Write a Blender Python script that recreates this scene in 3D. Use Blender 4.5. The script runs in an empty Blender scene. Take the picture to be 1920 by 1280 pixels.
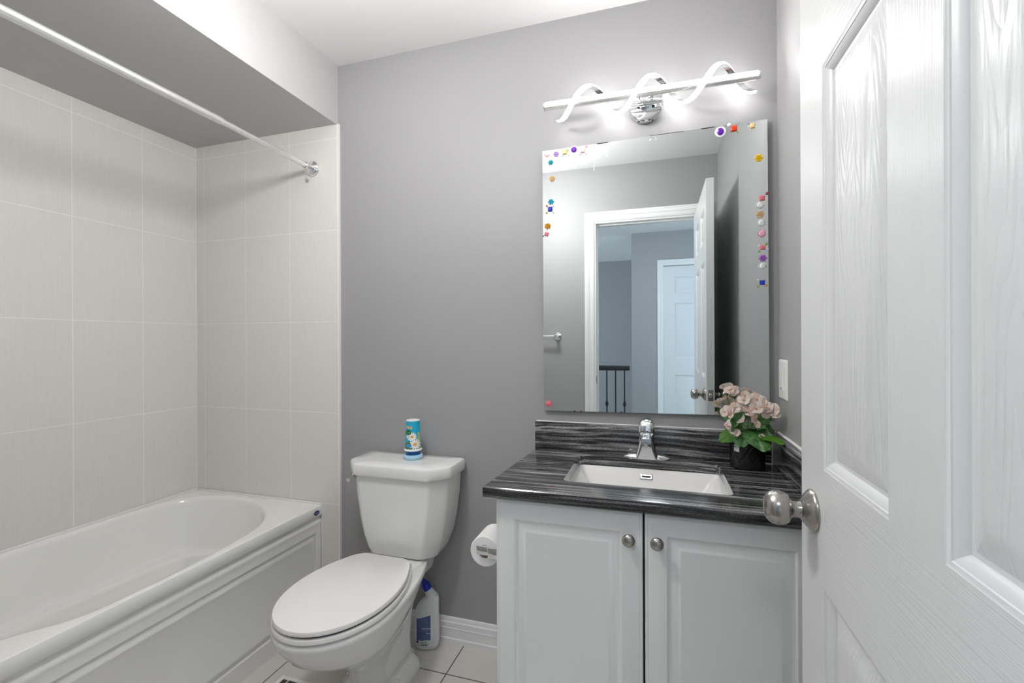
import bpy, bmesh, math, random
from mathutils import Vector, Matrix
from math import sin, cos, pi, radians as rad

C = bpy.context.scene.collection
SC = bpy.context.scene

# ------------------------------------------------------------------ camera
CAMY, CAMZ = -1.724, 1.2205
cam_d = bpy.data.cameras.new('camera')
cam = bpy.data.objects.new('camera', cam_d)
C.objects.link(cam)
cam_d.sensor_width = 36.0
cam_d.lens = 867.46 / 1920 * 36.0
cam_d.clip_start = 0.02
yaw, pitch, roll = rad(17.2736), rad(-0.0498), rad(-0.2492)
fwd = Vector((-sin(yaw), cos(yaw), 0)); rgt = Vector((cos(yaw), sin(yaw), 0)); up = Vector((0, 0, 1))
f2 = fwd * cos(pitch) + up * sin(pitch); u2 = up * cos(pitch) - fwd * sin(pitch)
r3 = rgt * cos(roll) + u2 * sin(roll); u3 = u2 * cos(roll) - rgt * sin(roll)
m = Matrix((r3, u3, -f2)).transposed().to_4x4()
m.translation = Vector((0, CAMY, CAMZ))
cam.matrix_world = m
SC.camera = cam

# ------------------------------------------------------------------ world, exposure, large lights
w = bpy.data.worlds.new('world'); SC.world = w; w.use_nodes = True
bg = w.node_tree.nodes['Background']
bg.inputs[0].default_value = (0.68, 0.86, 1.0, 1)
bg.inputs[1].default_value = 1.8
vs = SC.view_settings
vs.view_transform = 'Standard'; vs.look = 'None'; vs.gamma = 1.0; vs.use_curve_mapping = False
vs.exposure = 0.76

RIBBON_STRENGTH = 13.0
BAR_STRENGTH = 38.0
FILL_GLOBE_STRENGTH = 55.0
HALL_FILL_STRENGTH = 20.0

# added fill lights (globe and hall dome) are built and lit further down

# ------------------------------------------------------------------ helpers
def tag(o, label=None, cat=None, group=None, kind=None):
    if label: o['label'] = label
    if cat: o['category'] = cat
    if group: o['group'] = group
    if kind: o['kind'] = kind
    return o

def world_of(o):
    mw = o.matrix_basis.copy()
    if o.parent: mw = world_of(o.parent) @ o.matrix_parent_inverse @ mw
    return mw

def adopt(o, parent):
    o.parent = parent
    o.matrix_parent_inverse = world_of(parent).inverted()
    return o

def obj(name, bm, mat=None, parent=None, smooth=35, kind=None, label=None):
    me = bpy.data.meshes.new(name)
    bmesh.ops.recalc_face_normals(bm, faces=bm.faces[:])
    bm.to_mesh(me); bm.free()
    mats = mat if isinstance(mat, (list, tuple)) else [mat]
    for mm in mats:
        if mm: me.materials.append(mm)
    if smooth:
        me.polygons.foreach_set('use_smooth', [True] * len(me.polygons))
        me.set_sharp_from_angle(angle=rad(smooth))
    o = bpy.data.objects.new(name, me); C.objects.link(o)
    if parent: adopt(o, parent)
    if kind: o['kind'] = kind
    if label: o['label'] = label
    return o

def thing(name, label, cat, loc=(0, 0, 0), group=None):
    o = bpy.data.objects.new(name, None); C.objects.link(o)
    o.empty_display_size = 0.05
    o.location = loc
    return tag(o, label, cat, group)

def BM(): return bmesh.new()

def box(bm, x0, x1, y0, y1, z0, z1, bev=0.0, seg=2, mi=0):
    vs_ = [bm.verts.new(p) for p in ((x0,y0,z0),(x1,y0,z0),(x1,y1,z0),(x0,y1,z0),(x0,y0,z1),(x1,y0,z1),(x1,y1,z1),(x0,y1,z1))]
    fs = [bm.faces.new([vs_[i] for i in q]) for q in ((3,2,1,0),(4,5,6,7),(0,1,5,4),(1,2,6,5),(2,3,7,6),(3,0,4,7))]
    for f in fs: f.material_index = mi
    if bev:
        es = list({e for f in fs for e in f.edges})
        bmesh.ops.bevel(bm, geom=es, offset=bev, segments=seg, profile=0.5, affect='EDGES')
    return bm

def loft(bm, loops, closed=True, cap0=False, cap1=False, mi=0):
    rows = [[bm.verts.new(p) for p in L] for L in loops]
    n = len(rows[0])
    for a, b in zip(rows[:-1], rows[1:]):
        for i in range(n if closed else n - 1):
            j = (i + 1) % n
            try:
                f = bm.faces.new((a[i], a[j], b[j], b[i])); f.material_index = mi
            except ValueError: pass
    if cap0:
        f = bm.faces.new(rows[0][::-1]); f.material_index = mi
    if cap1:
        f = bm.faces.new(rows[-1]); f.material_index = mi
    return rows

def basis(axis):
    a = Vector(axis).normalized()
    t = Vector((0, 0, 1)) if abs(a.z) < 0.9 else Vector((1, 0, 0))
    u = t.cross(a).normalized(); v = a.cross(u)
    return a, u, v

def lathe(bm, origin, axis, prof, n=32, cap=True, mi=0):
    """prof: list of (radius, distance along axis)"""
    o = Vector(origin); a, u, v = basis(axis)
    loops = [[o + a * h + (u * cos(2*pi*i/n) + v * sin(2*pi*i/n)) * max(r, 1e-5) for i in range(n)] for r, h in prof]
    loft(bm, loops, True, cap, cap, mi)
    return bm

def tube(bm, pts, r, n=12, cap=True, mi=0, flat=1.0):
    pts = [Vector(p) for p in pts]
    rs = r if isinstance(r, (list, tuple)) else [r] * len(pts)
    loops = []; pu = None
    for i, p in enumerate(pts):
        d = (pts[min(i+1, len(pts)-1)] - pts[max(i-1, 0)]).normalized()
        if pu is None: _, u, v = basis(d)
        else:
            u = (pu - d * pu.dot(d)).normalized(); v = d.cross(u)
        pu = u
        loops.append([p + (u * cos(2*pi*k/n) + v * sin(2*pi*k/n) * flat) * rs[i] for k in range(n)])
    loft(bm, loops, True, cap, cap, mi)
    return bm

def rrect(cx, cy, hw, hh, r, n=5):
    out = []
    for sx, sy, a0 in ((1, 1, 0), (-1, 1, pi/2), (-1, -1, pi), (1, -1, 3*pi/2)):
        for k in range(n + 1):
            a = a0 + pi/2 * k / n
            out.append((cx + sx * (hw - r) + r * cos(a), cy + sy * (hh - r) + r * sin(a)))
    return out

def raised(bm, a0, a1, b0, b1, prof, f, r=0.0, n=4, cap=True):
    """nested rectangular rings; prof (inset, depth); f maps (a,b,depth) to a point"""
    loops = []
    for ins, d in prof:
        hw, hh = (a1 - a0) / 2 - ins, (b1 - b0) / 2 - ins
        ca, cb = (a0 + a1) / 2, (b0 + b1) / 2
        if r:
            rr = max(r - ins * 0.5, 0.0015)
            pts = rrect(ca, cb, hw, hh, rr, n)
        else:
            pts = [(ca-hw, cb-hh), (ca+hw, cb-hh), (ca+hw, cb+hh), (ca-hw, cb+hh)]
        loops.append([f(p, q, d) for p, q in pts])
    loft(bm, loops, True, False, cap)
    return bm

def sweep_u(bm, L, R, T, zb, prof, f):
    """mitred casing round an opening: prof list of (offset outwards, thickness)"""
    rows = []
    for o, t in prof:
        rows.append([f(L - o, zb, t), f(L - o, T + o, t), f(R + o, T + o, t), f(R + o, zb, t)])
    loft(bm, rows, False)
    return bm

def text_bm(s, size, extr=0.0003):
    cu = bpy.data.curves.new('txt', 'FONT'); cu.body = s; cu.size = size; cu.extrude = extr
    cu.align_x = 'CENTER'; cu.align_y = 'CENTER'
    o = bpy.data.objects.new('txt', cu); C.objects.link(o)
    dg = bpy.context.evaluated_depsgraph_get()
    me = bpy.data.meshes.new_from_object(o.evaluated_get(dg))
    bm = bmesh.new(); bm.from_mesh(me)
    bpy.data.objects.remove(o); bpy.data.curves.remove(cu); bpy.data.meshes.remove(me)
    return bm

def cut(o, bmc):
    me = bpy.data.meshes.new('cutter'); bmesh.ops.recalc_face_normals(bmc, faces=bmc.faces[:]); bmc.to_mesh(me); bmc.free()
    co = bpy.data.objects.new('cutter', me); C.objects.link(co)
    md = o.modifiers.new('b', 'BOOLEAN'); md.operation = 'DIFFERENCE'; md.object = co; md.solver = 'EXACT'
    dg = bpy.context.evaluated_depsgraph_get()
    nm = bpy.data.meshes.new_from_object(o.evaluated_get(dg))
    o.modifiers.clear(); o.data = nm
    bpy.data.objects.remove(co)
    nm.set_sharp_from_angle(angle=rad(35))

# ------------------------------------------------------------------ materials
def mat(name, col, rough=0.5, metal=0.0, spec=0.5, emit=None, estr=0.0, coat=0.0, trans=0.0, ior=1.45):
    mt = bpy.data.materials.new(name); mt.use_nodes = True
    p = mt.node_tree.nodes['Principled BSDF']
    p.inputs['Base Color'].default_value = (*col, 1)
    p.inputs['Roughness'].default_value = rough
    p.inputs['Metallic'].default_value = metal
    p.inputs['Specular IOR Level'].default_value = spec
    p.inputs['Coat Weight'].default_value = coat
    p.inputs['Coat Roughness'].default_value = 0.06
    p.inputs['Transmission Weight'].default_value = trans
    p.inputs['IOR'].default_value = ior
    if emit:
        p.inputs['Emission Color'].default_value = (*emit, 1)
        p.inputs['Emission Strength'].default_value = estr
    return mt

class N:
    """tiny node-tree writer"""
    def __init__(s, mt):
        s.t = mt.node_tree; s.p = s.t.nodes['Principled BSDF']
    def new(s, typ, **kw):
        n = s.t.nodes.new(typ)
        for k, v in kw.items(): setattr(n, k, v)
        return n
    def link(s, a, b): s.t.links.new(a, b)
    def coord(s, scale=(1, 1, 1), loc=(0, 0, 0)):
        tc = s.new('ShaderNodeTexCoord'); mp = s.new('ShaderNodeMapping')
        mp.inputs['Scale'].default_value = scale; mp.inputs['Location'].default_value = loc
        s.link(tc.outputs['Object'], mp.inputs['Vector'])
        return mp.outputs['Vector']
    def noise(s, vec, scale, detail=4, rough=0.5, dist=0.0):
        n = s.new('ShaderNodeTexNoise')
        n.inputs['Scale'].default_value = scale; n.inputs['Detail'].default_value = detail
        n.inputs['Roughness'].default_value = rough; n.inputs['Distortion'].default_value = dist
        s.link(vec, n.inputs['Vector']); return n.outputs['Fac']
    def math(s, op, a, b=None, c=None):
        n = s.new('ShaderNodeMath', operation=op)
        for i, v in enumerate((a, b, c)):
            if v is None: continue
            if isinstance(v, (int, float)): n.inputs[i].default_value = v
            else: s.link(v, n.inputs[i])
        return n.outputs[0]
    def ramp(s, fac, stops, interp='LINEAR'):
        n = s.new('ShaderNodeValToRGB'); n.color_ramp.interpolation = interp
        e = n.color_ramp.elements
        while len(e) < len(stops): e.new(0.5)
        for k, (pos, col) in enumerate(stops):
            e[k].position = pos; e[k].color = (*col, 1) if len(col) == 3 else col
        s.link(fac, n.inputs['Fac']); return n.outputs['Color']
    def mix(s, fac, a, b):
        n = s.new('ShaderNodeMix', data_type='RGBA')
        if isinstance(fac, (int, float)): n.inputs['Factor'].default_value = fac
        else: s.link(fac, n.inputs['Factor'])
        for sock, v in ((n.inputs[6], a), (n.inputs[7], b)):
            if isinstance(v, tuple): sock.default_value = (*v, 1)
            else: s.link(v, sock)
        return n.outputs[2]
    def bump(s, h, strength=0.2, dist=0.002):
        b = s.new('ShaderNodeBump'); b.inputs['Strength'].default_value = strength; b.inputs['Distance'].default_value = dist
        s.link(h, b.inputs['Height']); s.link(b.outputs['Normal'], s.p.inputs['Normal']); return b
    def base(s, c): s.link(c, s.p.inputs['Base Color'])

def paint(name, col, rough=0.55, bump=0.06, spec=0.35):
    mt = mat(name, col, rough, spec=spec); k = N(mt)
    v = k.coord()
    k.bump(k.noise(v, 220, 3), bump, 0.002)
    k.base(k.mix(k.noise(v, 3.0, 2), tuple(c * 0.985 for c in col), tuple(min(1, c * 1.015) for c in col)))
    return mt

def tile_mat(name, ua, va, pu, pv, ou, ov, col, col2, grout, gw, rough=0.28, stri=True, sdir='v'):
    mt = mat(name, col, rough); k = N(mt)
    tc = k.new('ShaderNodeTexCoord'); sp = k.new('ShaderNodeSeparateXYZ'); k.link(tc.outputs['Object'], sp.inputs[0])
    U, V = sp.outputs[ua], sp.outputs[va]
    def line(X, p, o):
        fr = k.math('FRACT', k.math('ADD', k.math('MULTIPLY', k.math('SUBTRACT', X, o), 1 / p), 100.5))
        d = k.math('ABSOLUTE', k.math('SUBTRACT', fr, 0.5))
        return k.math('LESS_THAN', d, gw / p / 2)
    g = k.math('MAXIMUM', line(U, pu, ou), line(V, pv, ov))
    sc = [1, 1, 1]
    sc[ua] = 420 if sdir == 'v' else 6; sc[va] = 6 if sdir == 'v' else 420
    n1 = k.noise(k.coord(tuple(sc)), 1.0, 3, 0.6)
    sc2 = [1, 1, 1]; sc2[ua] = 150 if sdir == 'v' else 14; sc2[va] = 14 if sdir == 'v' else 150
    n2 = k.noise(k.coord(tuple(sc2)), 1.0, 3, 0.6)
    nn = k.math('MULTIPLY', k.math('ADD', n1, n2), 0.5)
    body = k.ramp(nn, [(0.32, col2), (0.68, col)])
    k.base(k.mix(g, body, grout))
    k.link(k.math('ADD', k.math('MULTIPLY', g, 0.45), rough), k.p.inputs['Roughness'])
    h = k.math('SUBTRACT', k.math('MULTIPLY', nn, 0.15), k.math('MULTIPLY', g, 1.0))
    k.bump(h, 0.25, 0.0015)
    return mt

M = {}
M['wall'] = paint('grey_wall_paint', (0.352, 0.349, 0.352), 0.5)
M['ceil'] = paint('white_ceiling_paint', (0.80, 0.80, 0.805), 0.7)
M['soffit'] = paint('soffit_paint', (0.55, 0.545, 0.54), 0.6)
M['trim'] = mat('white_trim_paint', (0.80, 0.80, 0.80), 0.28)
M['tile_end'] = tile_mat('end_wall_tile', 0, 2, 0.2575, 0.403, -1.591, 0.907, (0.785, 0.765, 0.73), (0.735, 0.715, 0.68), (0.89, 0.88, 0.86), 0.0028)
M['tile_side'] = tile_mat('side_wall_tile', 1, 2, 0.2575, 0.403, -0.258, 0.907, (0.785, 0.765, 0.73), (0.735, 0.715, 0.68), (0.89, 0.88, 0.86), 0.0028)
M['floor'] = tile_mat('floor_tile', 0, 1, 0.305, 0.305, -0.74, -0.177, (0.68, 0.65, 0.615), (0.61, 0.58, 0.545), (0.10, 0.095, 0.09), 0.0045, 0.35, sdir='h')
M['tub'] = mat('acrylic', (0.87, 0.87, 0.845), 0.16, coat=0.4)
M['ceramic'] = mat('vitreous_china', (0.81, 0.81, 0.79), 0.10, coat=0.5)
M['seat'] = mat('seat_plastic', (0.86, 0.845, 0.83), 0.25)
M['sink'] = mat('sink_china', (0.76, 0.75, 0.735), 0.12, coat=0.5)
M['cab'] = mat('thermofoil_white', (0.79, 0.805, 0.80), 0.33)
M['chrome'] = mat('chrome', (0.86, 0.87, 0.88), 0.07, 1.0)
M['dark'] = mat('black_void', (0.008, 0.008, 0.008), 0.6)
M['blackgap'] = mat('gap_shade_and_screw', (0.02, 0.02, 0.02), 0.8)
M['rubber'] = mat('grey_rubber', (0.25, 0.25, 0.25), 0.5)
M['caulk'] = mat('white_caulk', (0.85, 0.84, 0.83), 0.4)
M['mirror'] = mat('mirror_silver', (0.845, 0.885, 0.885), 0.0, 1.0)
M['mirror_edge'] = mat('mirror_edge_glass', (0.28, 0.34, 0.34), 0.15)
M['led'] = mat('led_diffuser', (0.9, 0.9, 0.9), 0.4, emit=(1.0, 0.985, 0.97), estr=RIBBON_STRENGTH)
M['led_bar'] = mat('led_bar_diffuser', (0.9, 0.9, 0.9), 0.4, emit=(1.0, 0.985, 0.97), estr=BAR_STRENGTH)
M['plate'] = mat('white_switch_plastic', (0.80, 0.80, 0.78), 0.3)
M['iron'] = mat('black_iron', (0.012, 0.014, 0.016), 0.45)
M['paper'] = mat('tissue_paper', (0.86, 0.85, 0.84), 0.9)
M['card'] = mat('grey_cardboard', (0.42, 0.39, 0.35), 0.9)
M['blue_cap'] = mat('blue_cap_plastic', (0.01, 0.035, 0.42), 0.3)
M['bottle'] = mat('white_bottle_plastic', (0.76, 0.77, 0.76), 0.32)
M['label_blue'] = mat('blue_label_print', (0.085, 0.12, 0.28), 0.4)
M['label_navy'] = mat('navy_print', (0.01, 0.015, 0.10), 0.4)
M['white'] = mat('white_print', (0.85, 0.85, 0.85), 0.4)
M['pot'] = mat('black_glazed_pot', (0.010, 0.010, 0.011), 0.27)
M['soil'] = mat('soil', (0.03, 0.022, 0.015), 0.95)
M['fill_globe_glow'] = mat('fill_globe_emitter', (0.9, 0.9, 0.88), 0.4, emit=(1.0, 0.988, 0.972), estr=FILL_GLOBE_STRENGTH)  # glow of the unseen globe, added to brighten the bathroom
M['hall_fill_glow'] = mat('hall_fill_emitter', (0.9, 0.9, 0.88), 0.4, emit=(0.93, 0.97, 1.0), estr=HALL_FILL_STRENGTH)  # glow of the added hall dome, an unseen fill light

def nickel():
    mt = mat('brushed_nickel', (0.40, 0.38, 0.36), 0.28, 1.0); k = N(mt)
    n = k.noise(k.coord((900, 30, 30)), 1.0, 2)
    k.link(k.math('ADD', k.math('MULTIPLY', n, 0.10), 0.21), k.p.inputs['Roughness'])
    return mt
M['nickel'] = nickel()
def satin():
    mt = mat('satin_steel_rod', (0.84, 0.84, 0.83), 0.22, 0.75); k = N(mt)
    n = k.noise(k.coord((600, 3, 600)), 1.0, 2)
    k.link(k.math('ADD', k.math('MULTIPLY', n, 0.12), 0.16), k.p.inputs['Roughness'])
    return mt
M['satin'] = satin()

def granite(along=0):
    """black stone with pale streaks running along one axis"""
    mt = mat('black_streaked_granite', (0.03, 0.03, 0.035), 0.12, coat=0.2); k = N(mt)
    tc = k.new('ShaderNodeTexCoord'); sp = k.new('ShaderNodeSeparateXYZ'); k.link(tc.outputs['Object'], sp.inputs[0])
    X, Y, Z = sp.outputs[along], sp.outputs[1 - along], sp.outputs[2]
    warp = k.math('MULTIPLY', k.math('SUBTRACT', k.noise(k.coord((1.6, 1.6, 1.6)), 1.0, 2), 0.5), 0.055)
    yy = k.math('ADD', Y, warp); zz = k.math('ADD', Z, warp)
    def streak(fx_, fy_, det, ro):
        c = k.new('ShaderNodeCombineXYZ')
        k.link(k.math('MULTIPLY', X, fx_), c.inputs[0]); k.link(k.math('MULTIPLY', yy, fy_), c.inputs[1]); k.link(k.math('MULTIPLY', zz, fy_), c.inputs[2])
        return k.noise(c.outputs[0], 1.0, det, ro, 0.05)
    broad = k.ramp(streak(0.9, 13, 2, 0.5), [(0.36, (0.22,)*3), (0.58, (1, 1, 1))])
    thin = k.ramp(streak(1.3, 95, 3, 0.6), [(0.47, (0, 0, 0)), (0.55, (0.38,)*3), (0.63, (1, 1, 1))])
    fine = k.ramp(streak(4.0, 240, 2, 0.5), [(0.46, (0, 0, 0)), (0.66, (0.55,)*3)])
    gr = k.noise(k.coord(), 650, 2, 0.7)
    grn = k.ramp(gr, [(0.34, (0.15,)*3), (0.60, (1, 1, 1))])
    a = k.math('MULTIPLY', k.math('MULTIPLY', thin, broad), grn)
    b2 = k.math('MULTIPLY', k.math('MULTIPLY', fine, k.math('ADD', k.math('MULTIPLY', broad, 0.55), 0.10)), grn)
    spk = k.ramp(gr, [(0.54, (0, 0, 0)), (0.68, (0.26,)*3)])
    f = k.math('MINIMUM', k.math('ADD', k.math('ADD', a, k.math('MULTIPLY', b2, 0.5)), k.math('MULTIPLY', spk, 0.5)), 1.0)
    k.base(k.mix(f, (0.011, 0.0115, 0.0135), (0.62, 0.62, 0.635)))
    k.link(k.math('ADD', k.math('MULTIPLY', gr, 0.10), 0.08), k.p.inputs['Roughness'])
    return mt
M['granite'] = granite(0)
M['granite_side'] = granite(1)

def grain(name, vertical=True, cathedral=False, ax=1):
    """moulded wood-grain skin of a painted door; ax = width axis of the face"""
    mt = mat(name, (0.655, 0.665, 0.665), 0.30, spec=0.32); k = N(mt)
    sc = [8, 8, 8]
    if cathedral:
        tc = k.new('ShaderNodeTexCoord'); sp = k.new('ShaderNodeSeparateXYZ'); k.link(tc.outputs['Object'], sp.inputs[0])
        cmb = k.new('ShaderNodeCombineXYZ')
        k.link(k.math('MULTIPLY', sp.outputs[ax], 9.0), cmb.inputs[0])
        k.link(k.math('MULTIPLY', sp.outputs[2], 0.9), cmb.inputs[1])
        base = k.noise(cmb.outputs[0], 1.0, 3, 0.45, 0.25)
        fr = k.math('FRACT', k.math('MULTIPLY', base, 34))
        h = k.math('POWER', k.math('ABSOLUTE', k.math('SUBTRACT', fr, 0.5)), 0.5)
        sc[ax] = 120; sc[2] = 14
        h = k.math('ADD', k.math('MULTIPLY', h, 1.0), k.math('MULTIPLY', k.noise(k.coord(tuple(sc)), 1.0, 3), 0.8))
        k.bump(h, 0.6, 0.0014)
    else:
        if vertical: sc[ax] = 330; sc[2] = 5
        else: sc[ax] = 5; sc[2] = 330
        h = k.noise(k.coord(tuple(sc)), 1.0, 3, 0.55, 0.3)
        k.bump(h, 0.45, 0.0012)
    return mt
M['stile'] = grain('door_stile_grain', True)
M['rail'] = grain('door_rail_grain', False)
M['panel'] = grain('door_panel_grain', True, True)
M['dtrim'] = mat('door_moulding_paint', (0.655, 0.665, 0.665), 0.30, spec=0.35)
M['hstile'] = mat('hall_door_paint', (0.70, 0.71, 0.72), 0.35)

def leafmat():
    mt = mat('begonia_leaf', (0.08, 0.22, 0.06), 0.42); k = N(mt)
    n = k.noise(k.coord(), 55, 4, 0.6)
    k.base(k.ramp(n, [(0.3, (0.045, 0.16, 0.04)), (0.5, (0.11, 0.30, 0.08)), (0.68, (0.32, 0.50, 0.24))]))
    k.p.inputs['Subsurface Weight'].default_value = 0.05
    k.bump(n, 0.3, 0.002); return mt
M['leaf'] = leafmat()
M['leaf2'] = mat('bright_leaf', (0.10, 0.30, 0.02), 0.4)
def petal():
    mt = mat('pink_petal', (0.86, 0.68, 0.62), 0.6); k = N(mt)
    n = k.noise(k.coord(), 70, 2)
    k.base(k.ramp(n, [(0.28, (0.90, 0.56, 0.43)), (0.40, (0.92, 0.76, 0.68)), (0.54, (0.94, 0.86, 0.80))]))
    return mt
M['petal'] = petal()
M['petal_c'] = mat('flower_centre_orange', (0.85, 0.38, 0.20), 0.6)
M['stem'] = mat('stem', (0.14, 0.24, 0.06), 0.5)

# ------------------------------------------------------------------ room shell
XR, XL, YF, ZC = 0.386, -2.161, -1.58, 2.435     # right wall, tiled left wall, door wall, ceiling
SX, SZ = -1.336, 2.176                            # soffit front and underside
TE = -1.331                                       # right edge of the end-wall tile
def struct(name, bm, mt, label=None, cat=None, smooth=0):
    return tag(obj(name, bm, mt, smooth=smooth, kind='structure'), label, cat)

b = BM(); box(b, XL - 0.1, XR + 0.1, YF - 0.12, 0.0, -0.06, 0.0); struct('floor', b, M['floor'], 'pale square floor tiles with dark grout under the toilet', 'floor')
b = BM(); box(b, SX, XR + 0.1, YF, 0.1, ZC, ZC + 0.08); struct('ceiling', b, M['ceil'], 'flat white bathroom ceiling above the grey wall', 'ceiling')
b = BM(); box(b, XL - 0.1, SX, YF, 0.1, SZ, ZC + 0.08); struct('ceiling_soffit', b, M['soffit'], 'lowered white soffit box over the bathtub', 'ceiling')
b = BM(); box(b, XL - 0.1, XR + 0.1, 0.0, 0.1, 0, ZC); struct('wall_back', b, M['wall'], 'grey painted wall behind toilet and vanity', 'wall')
b = BM(); box(b, XL - 0.1, XL, YF, 0.0, 0, SZ); struct('wall_left', b, M['tile_side'], 'long beige tiled wall behind the bathtub', 'wall')
b = BM(); box(b, XL, TE, -0.010, 0.0, 0, SZ); struct('wall_end_tile', b, M['tile_end'], 'beige tiled end wall of the bathtub alcove carrying the curtain rod', 'wall')
b = BM(); box(b, XR, XR + 0.1, YF - 0.12, 0.0, 0, ZC); struct('wall_right', b, M['wall'], 'grey painted wall with the light switch beside the vanity', 'wall')
b = BM(); box(b, TE, TE + 0.006, -0.012, 0, 0, SZ); struct('trim_1', b, M['caulk'], 'thin white edge strip finishing the tiled end wall', 'trim')
b = BM(); box(b, XL, XL + 0.004, -0.014, -0.010, 0.49, SZ); struct('trim_2', b, M['caulk'], 'white grout line in the tiled alcove corner', 'trim')
# door wall with opening
OL, OR, OT = -0.412, 0.283, 2.052
b = BM(); box(b, XL - 0.1, OL, YF - 0.12, YF, 0, ZC); box(b, OR, XR + 0.1, YF - 0.12, YF, 0, ZC); box(b, OL, OR, YF - 0.12, YF, OT, ZC)
struct('wall_front', b, M['wall'], 'grey wall with the doorway seen in the mirror', 'wall')
cprof = [(0, 0), (0, 0.008), (0.008, 0.011), (0.012, 0.008), (0.030, 0.010), (0.034, 0.014), (0.050, 0.018), (0.054, 0.015), (0.064, 0.017), (0.066, 0)]
b = BM(); sweep_u(b, OL, OR, OT, 0, cprof, lambda a, z, t: (a, YF + t, z))
box(b, OL, OL + 0.012, YF - 0.12, YF, 0, OT); box(b, OR - 0.006, OR, YF - 0.12, YF, 0, OT); box(b, OL + 0.0121, OR - 0.0061, YF - 0.12, YF, OT - 0.012, OT)
box(b, OL + 0.0121, OL + 0.022, YF - 0.075, YF - 0.04, 0, OT - 0.0121); box(b, OL + 0.0221, OR - 0.0061, YF - 0.075, YF - 0.04, OT - 0.022, OT - 0.0121)
struct('trim_3', b, M['trim'], 'white moulded casing round the doorway in the mirror', 'door frame', smooth=25)
# baseboard on the back wall (moulded)
bp = [(0, 0), (-0.014, 0), (-0.014, 0.018), (-0.010, 0.022), (-0.010, 0.055), (-0.012, 0.058), (-0.010, 0.062), (-0.010, 0.080), (-0.006, 0.086), (-0.006, 0.092), (-0.003, 0.099), (0, 0.101)]
b = BM(); loft(b, [[(TE + 0.006, y, z) for y, z in bp], [(-0.435, y, z) for y, z in bp]], True, True, True)
struct('baseboard_back', b, M['trim'], 'white moulded baseboard between toilet and vanity', 'baseboard', smooth=25)

# ------------------------------------------------------------------ bathtub
tub = thing('bathtub', 'white acrylic bathtub in the tiled alcove with moulded apron', 'bathtub', (-1.79, -0.78, 0))
RZ = 0.499
XO = -1.424
# basin outline: clockwise closed spline through points
pts = [(-2.10, -0.16), (-2.02, -0.085), (-1.90, -0.052), (-1.78, -0.058), (-1.66, -0.105), (-1.56, -0.19), (-1.492, -0.30), (-1.466, -0.44),
       (-1.452, -0.60), (-1.449, -0.75), (-1.462, -0.90), (-1.53, -1.01), (-1.565, -1.14), (-1.54, -1.28), (-1.50, -1.38), (-1.55, -1.47),
       (-1.68, -1.50), (-1.85, -1.505), (-2.02, -1.49), (-2.11, -1.42), (-2.138, -1.28), (-2.142, -1.05), (-2.140, -0.80), (-2.138, -0.55), (-2.132, -0.32)]
def spline(P, k=4):
    out = []; n = len(P)
    for i in range(n):
        p0, p1, p2, p3 = (Vector(P[(i + d) % n]) for d in (-1, 0, 1, 2))
        for s in range(k):
            t = s / k
            out.append(0.5 * ((2*p1) + (-p0 + p2)*t + (2*p0 - 5*p1 + 4*p2 - p3)*t*t + (-p0 + 3*p1 - 3*p2 + p3)*t**3))
    return out
O2 = spline(pts)
cen = Vector((-1.79, -0.78))
def inset(L, d):
    n = len(L); out = []
    for i in range(n):
        tng = (L[(i+1) % n] - L[i-1]).normalized()
        nr = Vector((-tng.y, tng.x))
        if nr.dot(cen - L[i]) < 0: nr = -nr
        out.append(L[i] + nr * d)
    for _ in range(3 if abs(d) > 0.03 else 0):
        out = [(out[i-1] + out[i] * 2 + out[(i+1) % n]) / 4 for i in range(n)]
    return out
def ring(d, z): return [(p.x, p.y, z) for p in inset(O2, d)]
# outer rectangle points matched to the outline
def outer(p, x0=XL + 0.006, x1=XO, y0=YF + 0.002, y1=-0.012):
    d = p - cen
    ts = []
    if d.x > 1e-9: ts.append((x1 - cen.x) / d.x)
    if d.x < -1e-9: ts.append((x0 - cen.x) / d.x)
    if d.y > 1e-9: ts.append((y1 - cen.y) / d.y)
    if d.y < -1e-9: ts.append((y0 - cen.y) / d.y)
    return cen + d * min(ts)
OUT = [outer(p) for p in O2]
# snap the four nearest to the corners
for cx, cy in ((XL + 0.006, -0.012), (XO, -0.012), (XO, YF + 0.002), (XL + 0.006, YF + 0.002)):
    i = min(range(len(OUT)), key=lambda q: (OUT[q] - Vector((cx, cy))).length)
    OUT[i] = Vector((cx, cy))
b = BM()
SK = [cen + (p - cen) * 0.975 for p in OUT]
loft(b, [[(p.x, p.y, 0.06) for p in SK], [(p.x, p.y, RZ - 0.014) for p in SK], [(p.x, p.y, RZ - 0.012) for p in OUT], [(p.x, p.y, RZ) for p in OUT], ring(-0.012, RZ), ring(-0.003, RZ - 0.002), ring(0.003, RZ - 0.008), ring(0.008, RZ - 0.02), ring(0.030, 0.38),
         ring(0.055, 0.31), ring(0.062, 0.288), ring(0.070, 0.281), ring(0.100, 0.276), ring(0.108, 0.272), ring(0.114, 0.258), ring(0.142, 0.16), ring(0.165, 0.115), ring(0.20, 0.10), ring(0.27, 0.095)], True, True, True)
obj('basin', b, M['tub'], tub, smooth=50)
ap = [(XO, RZ), (XO + 0.003, RZ - 0.001), (XO + 0.005, RZ - 0.005), (XO + 0.005, 0.458), (XO + 0.002, 0.453), (XO - 0.003, 0.449), (XO - 0.006, 0.443), (XO - 0.005, 0.438), (XO - 0.001, 0.430), (XO - 0.0, 0.424), (XO - 0.001, 0.418), (XO - 0.002, 0.412), (XO - 0.002, 0.40)]
y0, y1 = YF + 0.002, -0.0125
ax0 = XO - 0.002
b = BM(); loft(b, [[(x, y0, z) for x, z in ap], [(x, y1, z) for x, z in ap]], False)
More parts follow.
